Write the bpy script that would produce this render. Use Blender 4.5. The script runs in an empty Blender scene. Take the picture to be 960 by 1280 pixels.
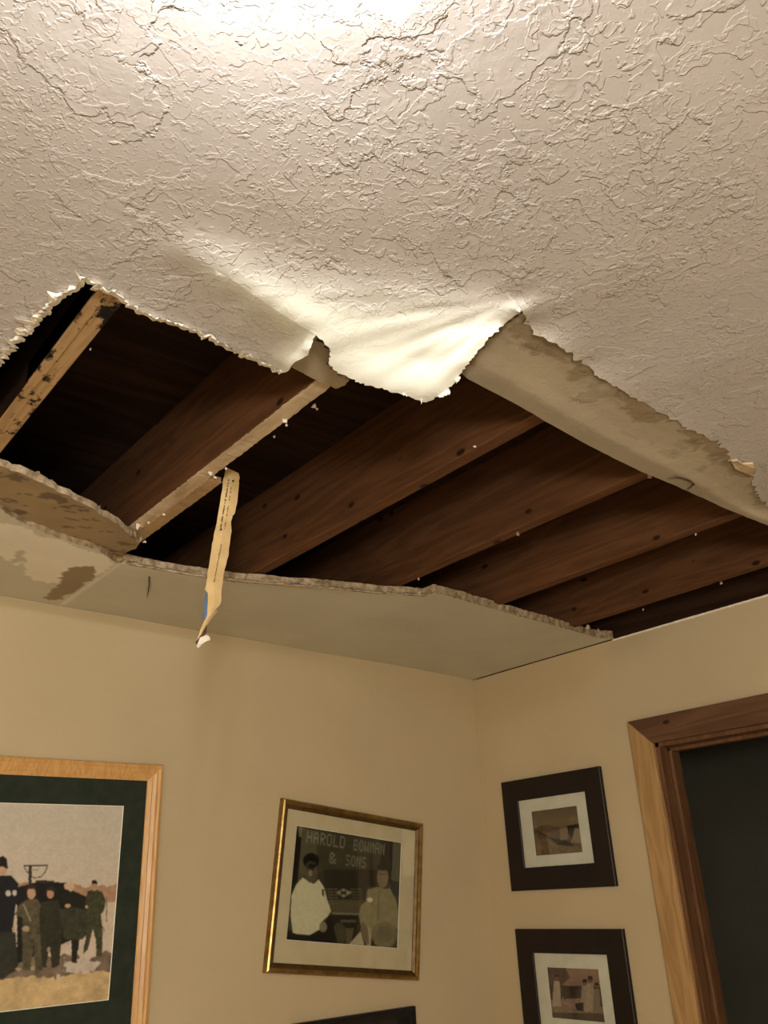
import bpy, bmesh, math, random
import numpy as np
from mathutils import Vector, Matrix
from mathutils.geometry import delaunay_2d_cdt
from math import sin, cos, pi, radians, hypot

SC = bpy.context.scene
COL = SC.collection
random.seed(7)
S = 0.841            # metres per survey unit (joists 16 inches apart)
H = 2.44             # ceiling height; room corner at the origin, room at x<0, y<0

# ------------------------------------------------------------------ camera
YAW, PIT, ROL, F = 0.7038351, 0.42241276, -0.04713821, 1063.76
CAM = np.array([-3.17086226 * S, -3.09179234 * S, H - S])
fw = np.array([sin(YAW) * cos(PIT), cos(YAW) * cos(PIT), sin(PIT)])
rt0 = np.array([cos(YAW), -sin(YAW), 0.0])
up0 = np.cross(rt0, fw)
rt = cos(ROL) * rt0 + sin(ROL) * up0
up = -sin(ROL) * rt0 + cos(ROL) * up0
cd = bpy.data.cameras.new('camera')
cd.sensor_fit = 'VERTICAL'
cd.sensor_height = 36.0
cd.lens = F / 1280 * 36.0
cd.clip_start = 0.02
co = bpy.data.objects.new('camera', cd)
COL.objects.link(co)
co.matrix_world = Matrix(((rt[0], up[0], -fw[0], CAM[0]), (rt[1], up[1], -fw[1], CAM[1]),
                          (rt[2], up[2], -fw[2], CAM[2]), (0, 0, 0, 1)))
SC.camera = co

# ------------------------------------------------------------------ world, exposure
w = bpy.data.worlds.new('world')
SC.world = w
w.use_nodes = True
w.node_tree.nodes['Background'].inputs[0].default_value = (0.02, 0.02, 0.025, 1)
w.node_tree.nodes['Background'].inputs[1].default_value = 0.3
SC.view_settings.view_transform = 'Standard'
SC.view_settings.look = 'None'
SC.view_settings.exposure = 0.52
SC.view_settings.gamma = 1.0
SC.view_settings.use_curve_mapping = False

LAMP_POWER = 10.5         # each of the two bulbs, watts
LAMP_COL = (1.0, 0.975, 0.94)
FILL_POWER = 100.0
FILL_COL = (1.0, 0.97, 0.92)

def area(name, loc, rot, size, power, colr):
    l = bpy.data.lights.new(name, 'AREA')
    l.shape = 'DISK'; l.size = size; l.energy = power; l.color = colr
    o = bpy.data.objects.new(name, l); COL.objects.link(o)
    o.location = loc; o.rotation_euler = rot
    return o

# ------------------------------------------------------------------ helpers
def lin(c):
    c = np.asarray(c, float) / 255.0
    return np.where(c <= 0.04045, c / 12.92, ((c + 0.055) / 1.055) ** 2.4)

def lc(r, g, b):
    v = lin((r, g, b)); return (float(v[0]), float(v[1]), float(v[2]), 1.0)

def ray(x, y):
    return fw + rt * ((x - 480) / F) - up * ((y - 640) / F)

def on_z(x, y, z=H):
    r = ray(x, y); return CAM + r * ((z - CAM[2]) / r[2])

def on_y(x, y, Y=0.0):
    r = ray(x, y); return CAM + r * ((Y - CAM[1]) / r[1])

def on_x(x, y, X=0.0):
    r = ray(x, y); return CAM + r * ((X - CAM[0]) / r[0])

def mesh_obj(name, verts, faces, mats, parent=None, midx=None, smooth=False, cols=None, tex=None):
    me = bpy.data.meshes.new(name)
    me.from_pydata([tuple(map(float, v)) for v in verts], [], [tuple(f) for f in faces])
    if not isinstance(mats, (list, tuple)): mats = [mats]
    for m in mats: me.materials.append(m)
    if midx is not None: me.polygons.foreach_set('material_index', list(midx))
    if smooth: me.polygons.foreach_set('use_smooth', [True] * len(me.polygons))
    if cols is not None:
        a = me.color_attributes.new('Col', 'FLOAT_COLOR', 'POINT')
        c = np.ones((len(verts), 4)); c[:, :3] = cols
        a.data.foreach_set('color', c.ravel())
    if tex is not None:
        a = me.attributes.new('Tex', 'FLOAT', 'POINT')
        a.data.foreach_set('value', np.asarray(tex, float))
    me.update()
    o = bpy.data.objects.new(name, me)
    COL.objects.link(o)
    if parent is not None: o.parent = parent
    return o

def tag(o, label=None, cat=None, group=None, kind=None):
    if label: o['label'] = label
    if cat: o['category'] = cat
    if group: o['group'] = group
    if kind: o['kind'] = kind
    return o

def struct(o, label=None):
    o['kind'] = 'structure'
    if label: o['label'] = label
    return o

def empty(name, loc=(0, 0, 0), mat=None):
    o = bpy.data.objects.new(name, None); COL.objects.link(o)
    o.empty_display_size = 0.05
    if mat is not None: o.matrix_world = mat
    else: o.location = loc
    return o

class MB:
    def __init__(s): s.v = []; s.f = []; s.m = []
    def box(s, a, b, m=0):
        n = len(s.v); (x0, y0, z0), (x1, y1, z1) = a, b
        s.v += [(x0, y0, z0), (x1, y0, z0), (x1, y1, z0), (x0, y1, z0), (x0, y0, z1), (x1, y0, z1), (x1, y1, z1), (x0, y1, z1)]
        for f in ((3, 2, 1, 0), (4, 5, 6, 7), (0, 1, 5, 4), (1, 2, 6, 5), (2, 3, 7, 6), (3, 0, 4, 7)):
            s.f.append([n + i for i in f]); s.m.append(m)
    def poly_prism(s, pts, d, m=0):
        n = len(s.v); k = len(pts)
        s.v += [tuple(p) for p in pts] + [tuple(np.array(p) + np.array(d)) for p in pts]
        s.f.append(list(range(n + k - 1, n - 1, -1))); s.m.append(m)
        s.f.append(list(range(n + k, n + 2 * k))); s.m.append(m)
        for i in range(k):
            j = (i + 1) % k
            s.f.append([n + i, n + j, n + k + j, n + k + i]); s.m.append(m)
    def build(s, name, mats, parent=None, bevel=0, smooth=False):
        o = mesh_obj(name, s.v, s.f, mats, parent, s.m, smooth)
        if bevel:
            b = o.modifiers.new('bevel', 'BEVEL'); b.width = bevel; b.segments = 2; b.limit_method = 'ANGLE'
        return o

# ------------------------------------------------------------------ materials
def new_mat(name):
    m = bpy.data.materials.new(name); m.use_nodes = True
    nt = m.node_tree; b = nt.nodes['Principled BSDF']
    return m, nt, b

def N(nt, t, **k):
    n = nt.nodes.new(t)
    for a, v in k.items(): setattr(n, a, v)
    return n

def ramp(nt, stops, src=None):
    r = nt.nodes.new('ShaderNodeValToRGB')
    e = r.color_ramp.elements
    while len(e) < len(stops): e.new(0.5)
    for i, (p, c) in enumerate(stops):
        e[i].position = p; e[i].color = c if len(c) == 4 else (*c, 1)
    if src is not None: nt.links.new(src, r.inputs[0])
    return r

def g(v): return (v, v, v, 1)

def knockdown_height(nt, vec):
    """skip-trowel plaster: flat islands with sharp rims, smaller flecks and fine spatter"""
    L = nt.links.new
    def noise(sc, det, rough, dist, v=None):
        n = N(nt, 'ShaderNodeTexNoise'); n.inputs['Scale'].default_value = sc; n.inputs['Detail'].default_value = det
        n.inputs['Roughness'].default_value = rough; n.inputs['Distortion'].default_value = dist
        L(v or vec, n.inputs['Vector']); return n.outputs['Fac']
    def mul(a, b):
        m = N(nt, 'ShaderNodeMath', operation='MULTIPLY')
        for i, q in enumerate((a, b)):
            if isinstance(q, float): m.inputs[i].default_value = q
            else: L(q, m.inputs[i])
        return m.outputs[0]
    def add(a, b):
        m = N(nt, 'ShaderNodeMath', operation='ADD'); L(a, m.inputs[0]); L(b, m.inputs[1]); return m.outputs[0]
    jag = noise(60, 3, 0.6, 0.0)
    def plateau(src, t, w_):
        q = N(nt, 'ShaderNodeMath', operation='MULTIPLY_ADD'); L(jag, q.inputs[0]); q.inputs[1].default_value = 0.10; L(src, q.inputs[2])
        return ramp(nt, [(t, g(0)), (t + w_ * 0.5, g(0.9)), (t + w_, g(1)), (min(t + 0.22, 0.99), g(0.55))], q.outputs[0]).outputs[0]
    big = plateau(noise(8, 3, 0.5, 0.3), 0.62, 0.012)
    mid = plateau(noise(24, 2.5, 0.5, 0.5), 0.58, 0.022)
    sml = plateau(noise(58, 2, 0.5, 0.4), 0.60, 0.035)
    dots = ramp(nt, [(0.60, g(0)), (0.66, g(1))], noise(150, 1, 0.5, 0)).outputs[0]
    reg = ramp(nt, [(0.40, g(0.25)), (0.56, g(1))], noise(2.2, 2, 0.5, 0.4)).outputs[0]
    reg2 = ramp(nt, [(0.42, g(1)), (0.60, g(0.1))], noise(3.1, 2, 0.5, 0.4)).outputs[0]
    h = add(mul(big, 0.9), mul(mul(mid, reg), 0.8))
    h = add(h, mul(mul(sml, reg), 0.5))
    h = add(h, mul(mul(sml, reg2), 0.25))
    return add(h, mul(mul(dots, reg2), 0.30))

def mat_sheet():
    m, nt, b = new_mat('ceiling_sheet')
    L = nt.links.new
    tc = N(nt, 'ShaderNodeTexCoord')
    at = N(nt, 'ShaderNodeAttribute', attribute_name='Col')
    tx = N(nt, 'ShaderNodeAttribute', attribute_name='Tex')
    h = knockdown_height(nt, tc.outputs['Object'])
    hm = N(nt, 'ShaderNodeMath', operation='MULTIPLY'); L(h, hm.inputs[0]); L(tx.outputs['Fac'], hm.inputs[1])
    pn = N(nt, 'ShaderNodeTexNoise'); pn.inputs['Scale'].default_value = 260; pn.inputs['Detail'].default_value = 3
    L(tc.outputs['Object'], pn.inputs['Vector'])
    ad = N(nt, 'ShaderNodeMath', operation='MULTIPLY_ADD'); L(pn.outputs['Fac'], ad.inputs[0]); ad.inputs[1].default_value = 0.05; L(hm.outputs[0], ad.inputs[2])
    bp = N(nt, 'ShaderNodeBump'); bp.inputs['Strength'].default_value = 0.85; bp.inputs['Distance'].default_value = 0.0019
    L(ad.outputs[0], bp.inputs['Height']); L(bp.outputs[0], b.inputs['Normal'])
    cn = N(nt, 'ShaderNodeTexNoise'); cn.inputs['Scale'].default_value = 3.5; cn.inputs['Detail'].default_value = 5
    L(tc.outputs['Object'], cn.inputs['Vector'])
    cr = ramp(nt, [(0.3, g(0.93)), (0.7, g(1.05))], cn.outputs['Fac'])
    mm = N(nt, 'ShaderNodeMix', data_type='RGBA', blend_type='MULTIPLY'); mm.inputs[0].default_value = 1
    L(at.outputs['Color'], mm.inputs[6]); L(cr.outputs[0], mm.inputs[7])
    L(mm.outputs[2], b.inputs['Base Color'])
    b.inputs['Roughness'].default_value = 0.62
    b.inputs['Specular IOR Level'].default_value = 0.35
    return m

def mat_noise(name, c1, c2, scale=6, rough=0.8, bump=0.0, bscale=120, detail=5, spec=0.3, stretch=(1, 1, 1), metal=0.0):
    m, nt, b = new_mat(name); L = nt.links.new
    tc = N(nt, 'ShaderNodeTexCoord'); mp = N(nt, 'ShaderNodeMapping'); mp.inputs['Scale'].default_value = stretch
    L(tc.outputs['Object'], mp.inputs[0])
    n = N(nt, 'ShaderNodeTexNoise'); n.inputs['Scale'].default_value = scale; n.inputs['Detail'].default_value = detail
    L(mp.outputs[0], n.inputs['Vector'])
    r = ramp(nt, [(0.35, c1), (0.65, c2)], n.outputs['Fac']); L(r.outputs[0], b.inputs['Base Color'])
    b.inputs['Roughness'].default_value = rough; b.inputs['Specular IOR Level'].default_value = spec
    b.inputs['Metallic'].default_value = metal
    if bump:
        n2 = N(nt, 'ShaderNodeTexNoise'); n2.inputs['Scale'].default_value = bscale; n2.inputs['Detail'].default_value = 4
        L(tc.outputs['Object'], n2.inputs['Vector'])
        bp = N(nt, 'ShaderNodeBump'); bp.inputs['Distance'].default_value = bump; bp.inputs['Strength'].default_value = 0.8
        L(n2.outputs['Fac'], bp.inputs['Height']); L(bp.outputs[0], b.inputs['Normal'])
    return m

def mat_wood(name, dark, light, axis=1, ring=16.0, rough=0.6, mold=0.0, knots=True, seed=0.0, spec=0.3, moldcol=(0.008, 0.006, 0.005, 1), patchy=0.0):
    """grain runs along the given axis of object space"""
    m, nt, b = new_mat(name); L = nt.links.new
    tc = N(nt, 'ShaderNodeTexCoord'); mp = N(nt, 'ShaderNodeMapping')
    sc = [1.0, 1.0, 1.0]; sc[axis] = 0.09
    mp.inputs['Scale'].default_value = sc; mp.inputs['Location'].default_value = (seed, seed * 1.7, seed * 0.6)
    L(tc.outputs['Object'], mp.inputs[0])
    n = N(nt, 'ShaderNodeTexNoise'); n.inputs['Scale'].default_value = ring; n.inputs['Detail'].default_value = 6
    n.inputs['Distortion'].default_value = 0.5
    L(mp.outputs[0], n.inputs['Vector'])
    wv = N(nt, 'ShaderNodeMath', operation='MULTIPLY'); L(n.outputs['Fac'], wv.inputs[0]); wv.inputs[1].default_value = 7.0
    fr = N(nt, 'ShaderNodeMath', operation='PINGPONG'); L(wv.outputs[0], fr.inputs[0]); fr.inputs[1].default_value = 0.5
    ml = N(nt, 'ShaderNodeMath', operation='MULTIPLY'); L(fr.outputs[0], ml.inputs[0]); ml.inputs[1].default_value = 2.0
    f2 = N(nt, 'ShaderNodeTexNoise'); f2.inputs['Scale'].default_value = ring * 9; f2.inputs['Detail'].default_value = 3
    L(mp.outputs[0], f2.inputs['Vector'])
    mxf = N(nt, 'ShaderNodeMix'); mxf.inputs[0].default_value = 0.45
    L(ml.outputs[0], mxf.inputs[2]); L(f2.outputs['Fac'], mxf.inputs[3])
    r = ramp(nt, [(0.1, dark), (0.9, light)], mxf.outputs[0])
    out = r.outputs[0]
    if patchy:
        q = N(nt, 'ShaderNodeTexNoise'); q.inputs['Scale'].default_value = 3.2; q.inputs['Detail'].default_value = 4
        L(mp.outputs[0], q.inputs['Vector'])
        qr = ramp(nt, [(0.38, g(1 - patchy)), (0.62, g(1.0))], q.outputs['Fac'])
        mq = N(nt, 'ShaderNodeMix', data_type='RGBA', blend_type='MULTIPLY'); mq.inputs[0].default_value = 1
        L(out, mq.inputs[6]); L(qr.outputs[0], mq.inputs[7]); out = mq.outputs[2]
    if knots:
        v = N(nt, 'ShaderNodeTexVoronoi'); v.inputs['Scale'].default_value = 13.0
        mk = N(nt, 'ShaderNodeMapping'); s2 = [1.0, 1.0, 1.0]; s2[axis] = 0.55; mk.inputs['Scale'].default_value = s2
        mk.inputs['Location'].default_value = (seed * 2.1, seed, seed * 3.3)
        L(tc.outputs['Object'], mk.inputs[0]); L(mk.outputs[0], v.inputs['Vector'])
        kr = ramp(nt, [(0.07, g(1)), (0.12, g(0))], v.outputs['Distance'])
        mk2 = N(nt, 'ShaderNodeMix', data_type='RGBA'); L(kr.outputs[0], mk2.inputs[0]); L(out, mk2.inputs[6])
        mk2.inputs[7].default_value = tuple(0.22 * c for c in dark[:3]) + (1,); out = mk2.outputs[2]
    if mold:
        q = N(nt, 'ShaderNodeTexNoise'); q.inputs['Scale'].default_value = 15; q.inputs['Detail'].default_value = 7
        q.inputs['Roughness'].default_value = 0.7
        mm_ = N(nt, 'ShaderNodeMapping'); s3 = [1.0, 1.0, 1.0]; s3[axis] = 0.6; mm_.inputs['Scale'].default_value = s3
        L(tc.outputs['Object'], mm_.inputs[0]); L(mm_.outputs[0], q.inputs['Vector'])
        qr = ramp(nt, [(0.60 - mold * 0.05, g(0)), (0.65 - mold * 0.05, g(1))], q.outputs['Fac'])
        mq = N(nt, 'ShaderNodeMix', data_type='RGBA'); L(qr.outputs[0], mq.inputs[0]); L(out, mq.inputs[6])
        mq.inputs[7].default_value = moldcol; out = mq.outputs[2]
    L(out, b.inputs['Base Color'])
    b.inputs['Roughness'].default_value = rough; b.inputs['Specular IOR Level'].default_value = spec
    bp = N(nt, 'ShaderNodeBump'); bp.inputs['Distance'].default_value = 0.0008; bp.inputs['Strength'].default_value = 0.5
    L(mxf.outputs[0], bp.inputs['Height']); L(bp.outputs[0], b.inputs['Normal'])
    return m

def mat_attr(name, rough=0.6, spec=0.3):
    m, nt, b = new_mat(name)
    at = N(nt, 'ShaderNodeAttribute', attribute_name='Col')
    nt.links.new(at.outputs['Color'], b.inputs['Base Color'])
    b.inputs['Roughness'].default_value = rough; b.inputs['Specular IOR Level'].default_value = spec
    return m

def mat_glass():
    m, nt, b = new_mat('picture_glass'); L = nt.links.new
    nt.nodes.remove(b)
    out = nt.nodes['Material Output']
    t = N(nt, 'ShaderNodeBsdfTransparent'); t.inputs[0].default_value = (0.96, 0.97, 0.96, 1)
    gl = N(nt, 'ShaderNodeBsdfGlossy'); gl.inputs['Roughness'].default_value = 0.03
    fr = N(nt, 'ShaderNodeFresnel'); fr.inputs[0].default_value = 1.45
    hf = N(nt, 'ShaderNodeMath', operation='MULTIPLY'); L(fr.outputs[0], hf.inputs[0]); hf.inputs[1].default_value = 0.4
    mx = N(nt, 'ShaderNodeMixShader'); L(hf.outputs[0], mx.inputs[0]); L(t.outputs[0], mx.inputs[1]); L(gl.outputs[0], mx.inputs[2])
    L(mx.outputs[0], out.inputs[0])
    return m

M = {}
M['sheet'] = mat_sheet()
M['gypsum'] = mat_noise('gypsum_core', lc(132, 114, 88), lc(188, 170, 142), 60, 0.9, 0.004, 90)
M['paper'] = mat_noise('torn_white_paper', lc(222, 214, 200), lc(240, 234, 222), 40, 0.85, 0.001, 200)
M['wall'] = mat_noise('beige_wall_paint', lc(190, 173, 140), lc(196, 179, 146), 2.5, 0.72, 0.0006, 75, spec=0.25)
M['floor'] = mat_wood('floor_boards', lc(176, 160, 138), lc(206, 192, 170), axis=1, ring=9, rough=0.45)
M['joist'] = [mat_wood('joist_wood_%d' % i, lc(90, 60, 38), lc(120, 81, 52), 1, 11 + i, 0.75, 0, True, 1.3 * i + 0.4, 0.15, patchy=0.35) for i in range(3)]
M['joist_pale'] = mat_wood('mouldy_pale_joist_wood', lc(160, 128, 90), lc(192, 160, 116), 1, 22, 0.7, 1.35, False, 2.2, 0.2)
M['deck'] = mat_wood('subfloor_wood', lc(36, 24, 18), lc(58, 40, 28), 0, 8, 0.85, 0, False, 3.1, 0.1, patchy=0.4)
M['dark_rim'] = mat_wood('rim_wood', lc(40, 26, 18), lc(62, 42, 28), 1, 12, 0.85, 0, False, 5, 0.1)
M['residue'] = mat_noise('drywall_paper_residue', lc(172, 148, 116), lc(208, 188, 158), 30, 0.9, 0.001, 120, stretch=(1, 0.25, 1))
M['tan_paper'] = mat_noise('tan_edge_paper', lc(196, 164, 112), lc(214, 186, 136), 18, 0.8, 0.0006, 140)
M['kraft'] = mat_noise('kraft_paper', lc(150, 122, 86), lc(176, 146, 106), 25, 0.85, 0.0006, 140)
M['blue'] = mat_noise('blue_tape', lc(80, 104, 138), lc(96, 120, 150), 30, 0.7)
M['ink'] = mat_noise('print_ink', lc(66, 50, 34), lc(96, 74, 52), 80, 0.8)
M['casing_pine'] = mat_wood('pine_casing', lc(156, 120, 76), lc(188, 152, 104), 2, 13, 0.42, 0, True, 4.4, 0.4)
M['casing_dark'] = mat_wood('dark_brown_casing', lc(80, 54, 38), lc(110, 78, 54), 1, 13, 0.42, 0, True, 6.4, 0.4)  # head board, darker brown than the side boards
M['jamb'] = mat_wood('jamb_wood', lc(84, 56, 36), lc(116, 82, 54), 2, 14, 0.4, 0, False, 7.1, 0.4)
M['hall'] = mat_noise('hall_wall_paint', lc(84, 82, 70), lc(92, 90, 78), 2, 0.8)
M['frame_pine'] = mat_wood('honey_frame_wood', lc(190, 142, 84), lc(218, 172, 108), 1, 26, 0.35, 0, False, 1.2, 0.5)
M['frame_gold'] = mat_noise('gold_frame', lc(124, 98, 52), lc(160, 130, 74), 30, 0.3, 0, metal=0.75, spec=0.5)
M['frame_gold_dark'] = mat_noise('antique_gold_inner', lc(74, 52, 22), lc(100, 74, 34), 40, 0.4, 0, metal=0.5, spec=0.5)
M['frame_espresso'] = mat_noise('espresso_frame', lc(20, 13, 12), lc(30, 19, 16), 12, 0.42, 0, spec=0.35)
M['frame_black'] = mat_noise('black_frame', lc(16, 15, 15), lc(24, 22, 20), 12, 0.4, 0, spec=0.4)
M['mat_green'] = mat_noise('dark_green_mat', lc(34, 42, 34), lc(42, 50, 40), 30, 0.85, 0.0003, 300)
M['mat_cream'] = mat_noise('cream_mat', lc(204, 188, 154), lc(212, 196, 164), 20, 0.85)
M['mat_white'] = mat_noise('white_mat', lc(226, 224, 212), lc(236, 234, 222), 20, 0.85)
M['mat_grey'] = mat_noise('grey_mat', lc(96, 98, 86), lc(110, 112, 98), 20, 0.85)
M['core'] = mat_noise('mat_core', lc(236, 232, 220), lc(244, 240, 230), 20, 0.8)
M['print'] = mat_attr('photo_print', 0.5, 0.3)
M['glass'] = mat_glass()
M['metal'] = mat_noise('nail_metal', lc(150, 146, 140), lc(180, 176, 170), 40, 0.4, metal=0.8)
M['white_metal'] = mat_noise('white_enamel', lc(220, 216, 208), lc(232, 228, 220), 20, 0.4)
me_, nt_, b_ = new_mat('lit_glass_shade')
nt_.nodes.remove(b_)
em_ = N(nt_, 'ShaderNodeEmission'); em_.inputs[0].default_value = (*LAMP_COL, 1); em_.inputs[1].default_value = 2.4
tr_ = N(nt_, 'ShaderNodeBsdfTransparent'); tr_.inputs[0].default_value = (0.95, 0.94, 0.92, 1)
mx_ = N(nt_, 'ShaderNodeMixShader'); mx_.inputs[0].default_value = 0.45
nt_.links.new(tr_.outputs[0], mx_.inputs[1]); nt_.links.new(em_.outputs[0], mx_.inputs[2]); nt_.links.new(mx_.outputs[0], nt_.nodes['Material Output'].inputs[0])
M['shade'] = me_

# ------------------------------------------------------------------ room shell
XL, YN = -4.15, -4.3
DZ = H + 0.013                       # joist undersides
DECK = DZ + 0.236
def wallbox(name, a, b, m, label):
    k = MB(); k.box(a, b); return struct(k.build(name, m), label)
wallbox('floor', (XL, YN, -0.05), (0, 0, 0), M['floor'], 'wooden floor of the room')
wallbox('wall_back', (XL, 0, 0), (0.1, 0.1, DECK), M['wall'], 'beige wall behind the gold framed photograph')
wallbox('wall_left', (XL - 0.1, YN, 0), (XL, 0.1, DECK), M['wall'], 'beige wall on the left, out of frame')
wallbox('wall_near', (XL - 0.1, YN - 0.1, 0), (0.1, YN, DECK), M['wall'], 'beige wall behind the viewpoint')
# right wall with the door opening
DY0, DY1 = -1.016 * S, -1.016 * S - 0.80      # opening in y
DT = H - 0.472 * S                            # opening head
k = MB()
k.box((0, DY0, 0), (0.115, 0, H - 0.004))
k.box((0, YN, 0), (0.115, DY1, H - 0.004))
k.box((0, DY1, DT), (0.115, DY0, H - 0.004))
struct(k.build('wall_right', M['wall']), 'beige wall on the right with the doorway')
wallbox('trim_1', (0.03, YN, H - 0.004), (0.07, 0, DECK), M['dark_rim'], 'dark rim board above the right wall')
wallbox('trim_2', (XL, YN, DECK), (0.12, 0.1, DECK + 0.02), M['deck'], 'dark wooden subfloor above the joists')
# ragged white tape line left on top of the right wall
rs = np.random.RandomState(3)
vs, fs = [], []
n = 90
for i in range(n + 1):
    y = -0.895 * S - i * 0.9 / n
    h = 0.0045 + 0.003 * rs.rand() + (0.006 if rs.rand() > 0.93 else 0)
    vs += [(-0.0015, y, H - 0.006 - h * 0.4), (-0.003 - 0.003 * rs.rand(), y, H - 0.003), (0.012, y, H - 0.001 + h * 0.3), (0.012, y, H - 0.008)]
for i in range(n):
    for a in range(4):
        b = (a + 1) % 4
        fs.append((4 * i + a, 4 * i + b, 4 * i + 4 + b, 4 * i + 4 + a))
tape = mesh_obj('joint_tape', vs, fs, M['paper'])
tag(tape, 'ragged white joint tape left along the top of the right wall', 'tape')

# dark room beyond the doorway
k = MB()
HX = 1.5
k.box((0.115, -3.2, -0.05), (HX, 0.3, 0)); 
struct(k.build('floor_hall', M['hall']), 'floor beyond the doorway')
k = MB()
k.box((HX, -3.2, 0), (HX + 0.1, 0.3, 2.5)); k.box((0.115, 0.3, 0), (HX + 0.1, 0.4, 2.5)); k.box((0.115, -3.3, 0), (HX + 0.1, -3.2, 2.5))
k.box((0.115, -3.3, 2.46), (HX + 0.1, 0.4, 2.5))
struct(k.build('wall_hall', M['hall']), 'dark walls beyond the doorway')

# ------------------------------------------------------------------ door casing and jamb
CW = 0.105 * S
CT = 0.018
OY0 = DY0 - 0.004; OT = DT - 0.004
ca = empty('door_casing', (0, OY0, 0))
tag(ca, 'wooden door casing and jamb around the dark doorway in the right wall', 'door frame')
def rel(pts, o): return [tuple(np.array(p) - np.array(o)) for p in pts]
O = (0, OY0, 0)
def casing_prof(pts, name, m, label=None):
    k = MB(); k.poly_prism(rel(pts, O), (-CT, 0, 0)); o = k.build(name, m, ca, bevel=0.0025)
    if label: o['label'] = label
    return o
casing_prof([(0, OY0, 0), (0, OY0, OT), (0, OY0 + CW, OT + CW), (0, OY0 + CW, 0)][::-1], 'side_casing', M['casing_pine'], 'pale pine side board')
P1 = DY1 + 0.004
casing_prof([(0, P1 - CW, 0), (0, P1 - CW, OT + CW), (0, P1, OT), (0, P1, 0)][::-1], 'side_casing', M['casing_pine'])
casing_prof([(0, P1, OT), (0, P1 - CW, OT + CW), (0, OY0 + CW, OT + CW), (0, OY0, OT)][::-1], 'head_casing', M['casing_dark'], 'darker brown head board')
for nm, a, b in (('side_jamb', (-0.001, DY0 - 0.018, 0), (0.118, DY0 + 0.001, DT)), ('side_jamb', (-0.001, DY1 - 0.001, 0), (0.118, DY1 + 0.018, DT)),
                 ('head_jamb', (-0.001, DY1, DT - 0.018), (0.118, DY0, DT + 0.001))):
    k = MB(); k.box(rel([a], O)[0], rel([b], O)[0]); k.build(nm, M['jamb'], ca, bevel=0.0015)
for nm, a, b in (('door_stop', (0.045, DY0 - 0.032, 0), (0.08, DY0 - 0.018, DT - 0.018)), ('door_stop', (0.045, DY1 + 0.018, 0), (0.08, DY1 + 0.032, DT - 0.018)),
                 ('door_stop', (0.045, DY1 + 0.018, DT - 0.032), (0.08, DY0 - 0.018, DT - 0.018))):
    k = MB(); k.box(rel([a], O)[0], rel([b], O)[0]); k.build(nm, M['jamb'], ca, bevel=0.003)

# ------------------------------------------------------------------ ceiling sheets
def P0(px): return on_z(px[0], px[1])[:2]        # apparent place on the level ceiling plane

def fract_line(pts, step=0.006, amp=0.003, seed=0, closed=False, amp2=0.0):
    """subdivide a polyline given in ceiling metres and roughen it"""
    r = np.random.RandomState(seed); out = []
    pts = [np.array(p, float) for p in pts]
    for i in range(len(pts) - 1):
        a, b = pts[i], pts[i + 1]; L = np.linalg.norm(b - a); n_ = max(1, int(L / step))
        nrm = np.array([-(b - a)[1], (b - a)[0]]) / max(L, 1e-9)
        for j in range(n_):
            t = j / n_; q = a + (b - a) * t
            if j: q = q + nrm * (r.randn() * amp)
            out.append(q)
    out.append(pts[-1])
    return out

E_left = [(-70, 545), (-60, 520), (-30, 485), (0, 450), (12, 434), (30, 419), (45, 402), (58, 386), (75, 372), (90, 362), (100, 352), (108, 348)]
E_up = [(108, 348), (122, 362), (140, 367), (160, 379), (172, 388), (190, 396), (215, 404), (240, 413), (268, 425), (290, 437), (315, 448), (340, 459), (352, 466)]
E_curl = [(352, 466), (360, 464), (368, 453), (378, 448), (385, 444), (389, 432), (391, 424), (395, 419)]
E_flap = [(395, 419), (405, 428), (413, 440), (411, 455), (418, 463), (440, 474), (460, 482), (480, 487), (500, 492), (522, 500), (533, 503), (548, 496),
          (556, 490), (566, 481), (576, 467), (586, 452), (600, 436), (615, 420), (635, 401), (646, 393), (653, 388)]
E_paint = [(653, 388), (658, 399), (664, 410), (673, 420), (702, 435), (731, 456), (747, 470), (793, 497), (810, 506), (831, 518), (852, 531), (881, 545),
           (906, 560), (914, 577), (930, 590), (944, 584), (940, 604), (952, 627), (975, 640), (1010, 655)]
E_board = [(576, 466), (585, 474), (620, 492), (650, 508), (680, 526), (740, 559), (800, 589), (820, 597), (860, 614), (900, 633), (960, 657), (1010, 680)]
E_far = [(767, 798), (745, 797), (725, 791), (700, 784), (640, 768), (600, 757), (560, 745), (542, 741), (530, 746), (480, 743), (400, 736), (300, 728), (230, 719),
         (160, 706), (146, 704), (137, 698), (125, 689), (90, 678), (60, 668), (20, 650), (0, 636), (-30, 620), (-70, 600)]
Hinge = [(653, 388), (644, 376), (630, 364), (600, 352), (520, 336), (420, 338), (345, 315), (290, 298), (240, 285), (205, 293), (250, 325), (300, 357), (350, 391), (395, 419)]
CurlH = [(352, 466), (340, 446), (345, 425), (372, 412), (395, 419)]
pl = lambda L_, **k_: fract_line([P0(p) for p in L_], **k_)
pe_left = pl(E_left, step=0.005, amp=0.0035, seed=1)
pe_up = pl(E_up, step=0.005, amp=0.0028, seed=2)
pe_curl = pl(E_curl, step=0.005, amp=0.0008, seed=3)
pe_flap = pl(E_flap, step=0.005, amp=0.0018, seed=4)
pe_paint = pl(E_paint, step=0.008, amp=0.0035, seed=5)
pe_far = pl(E_far, step=0.010, amp=0.0018, seed=6)
p_hinge = pl(Hinge, step=0.02, amp=0.0, seed=7)
p_curlh = pl(CurlH, step=0.012, amp=0.0, seed=8)
edge_near_wall = np.array([-0.0, P0((1010, 655))[1]])
far_wall = np.array([0.0, P0((767, 798))[1]])

def chain(*ls):
    out = []
    for l in ls:
        for p in l:
            if not out or np.linalg.norm(out[-1] - p) > 1e-5: out.append(np.array(p))
    return out
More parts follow.
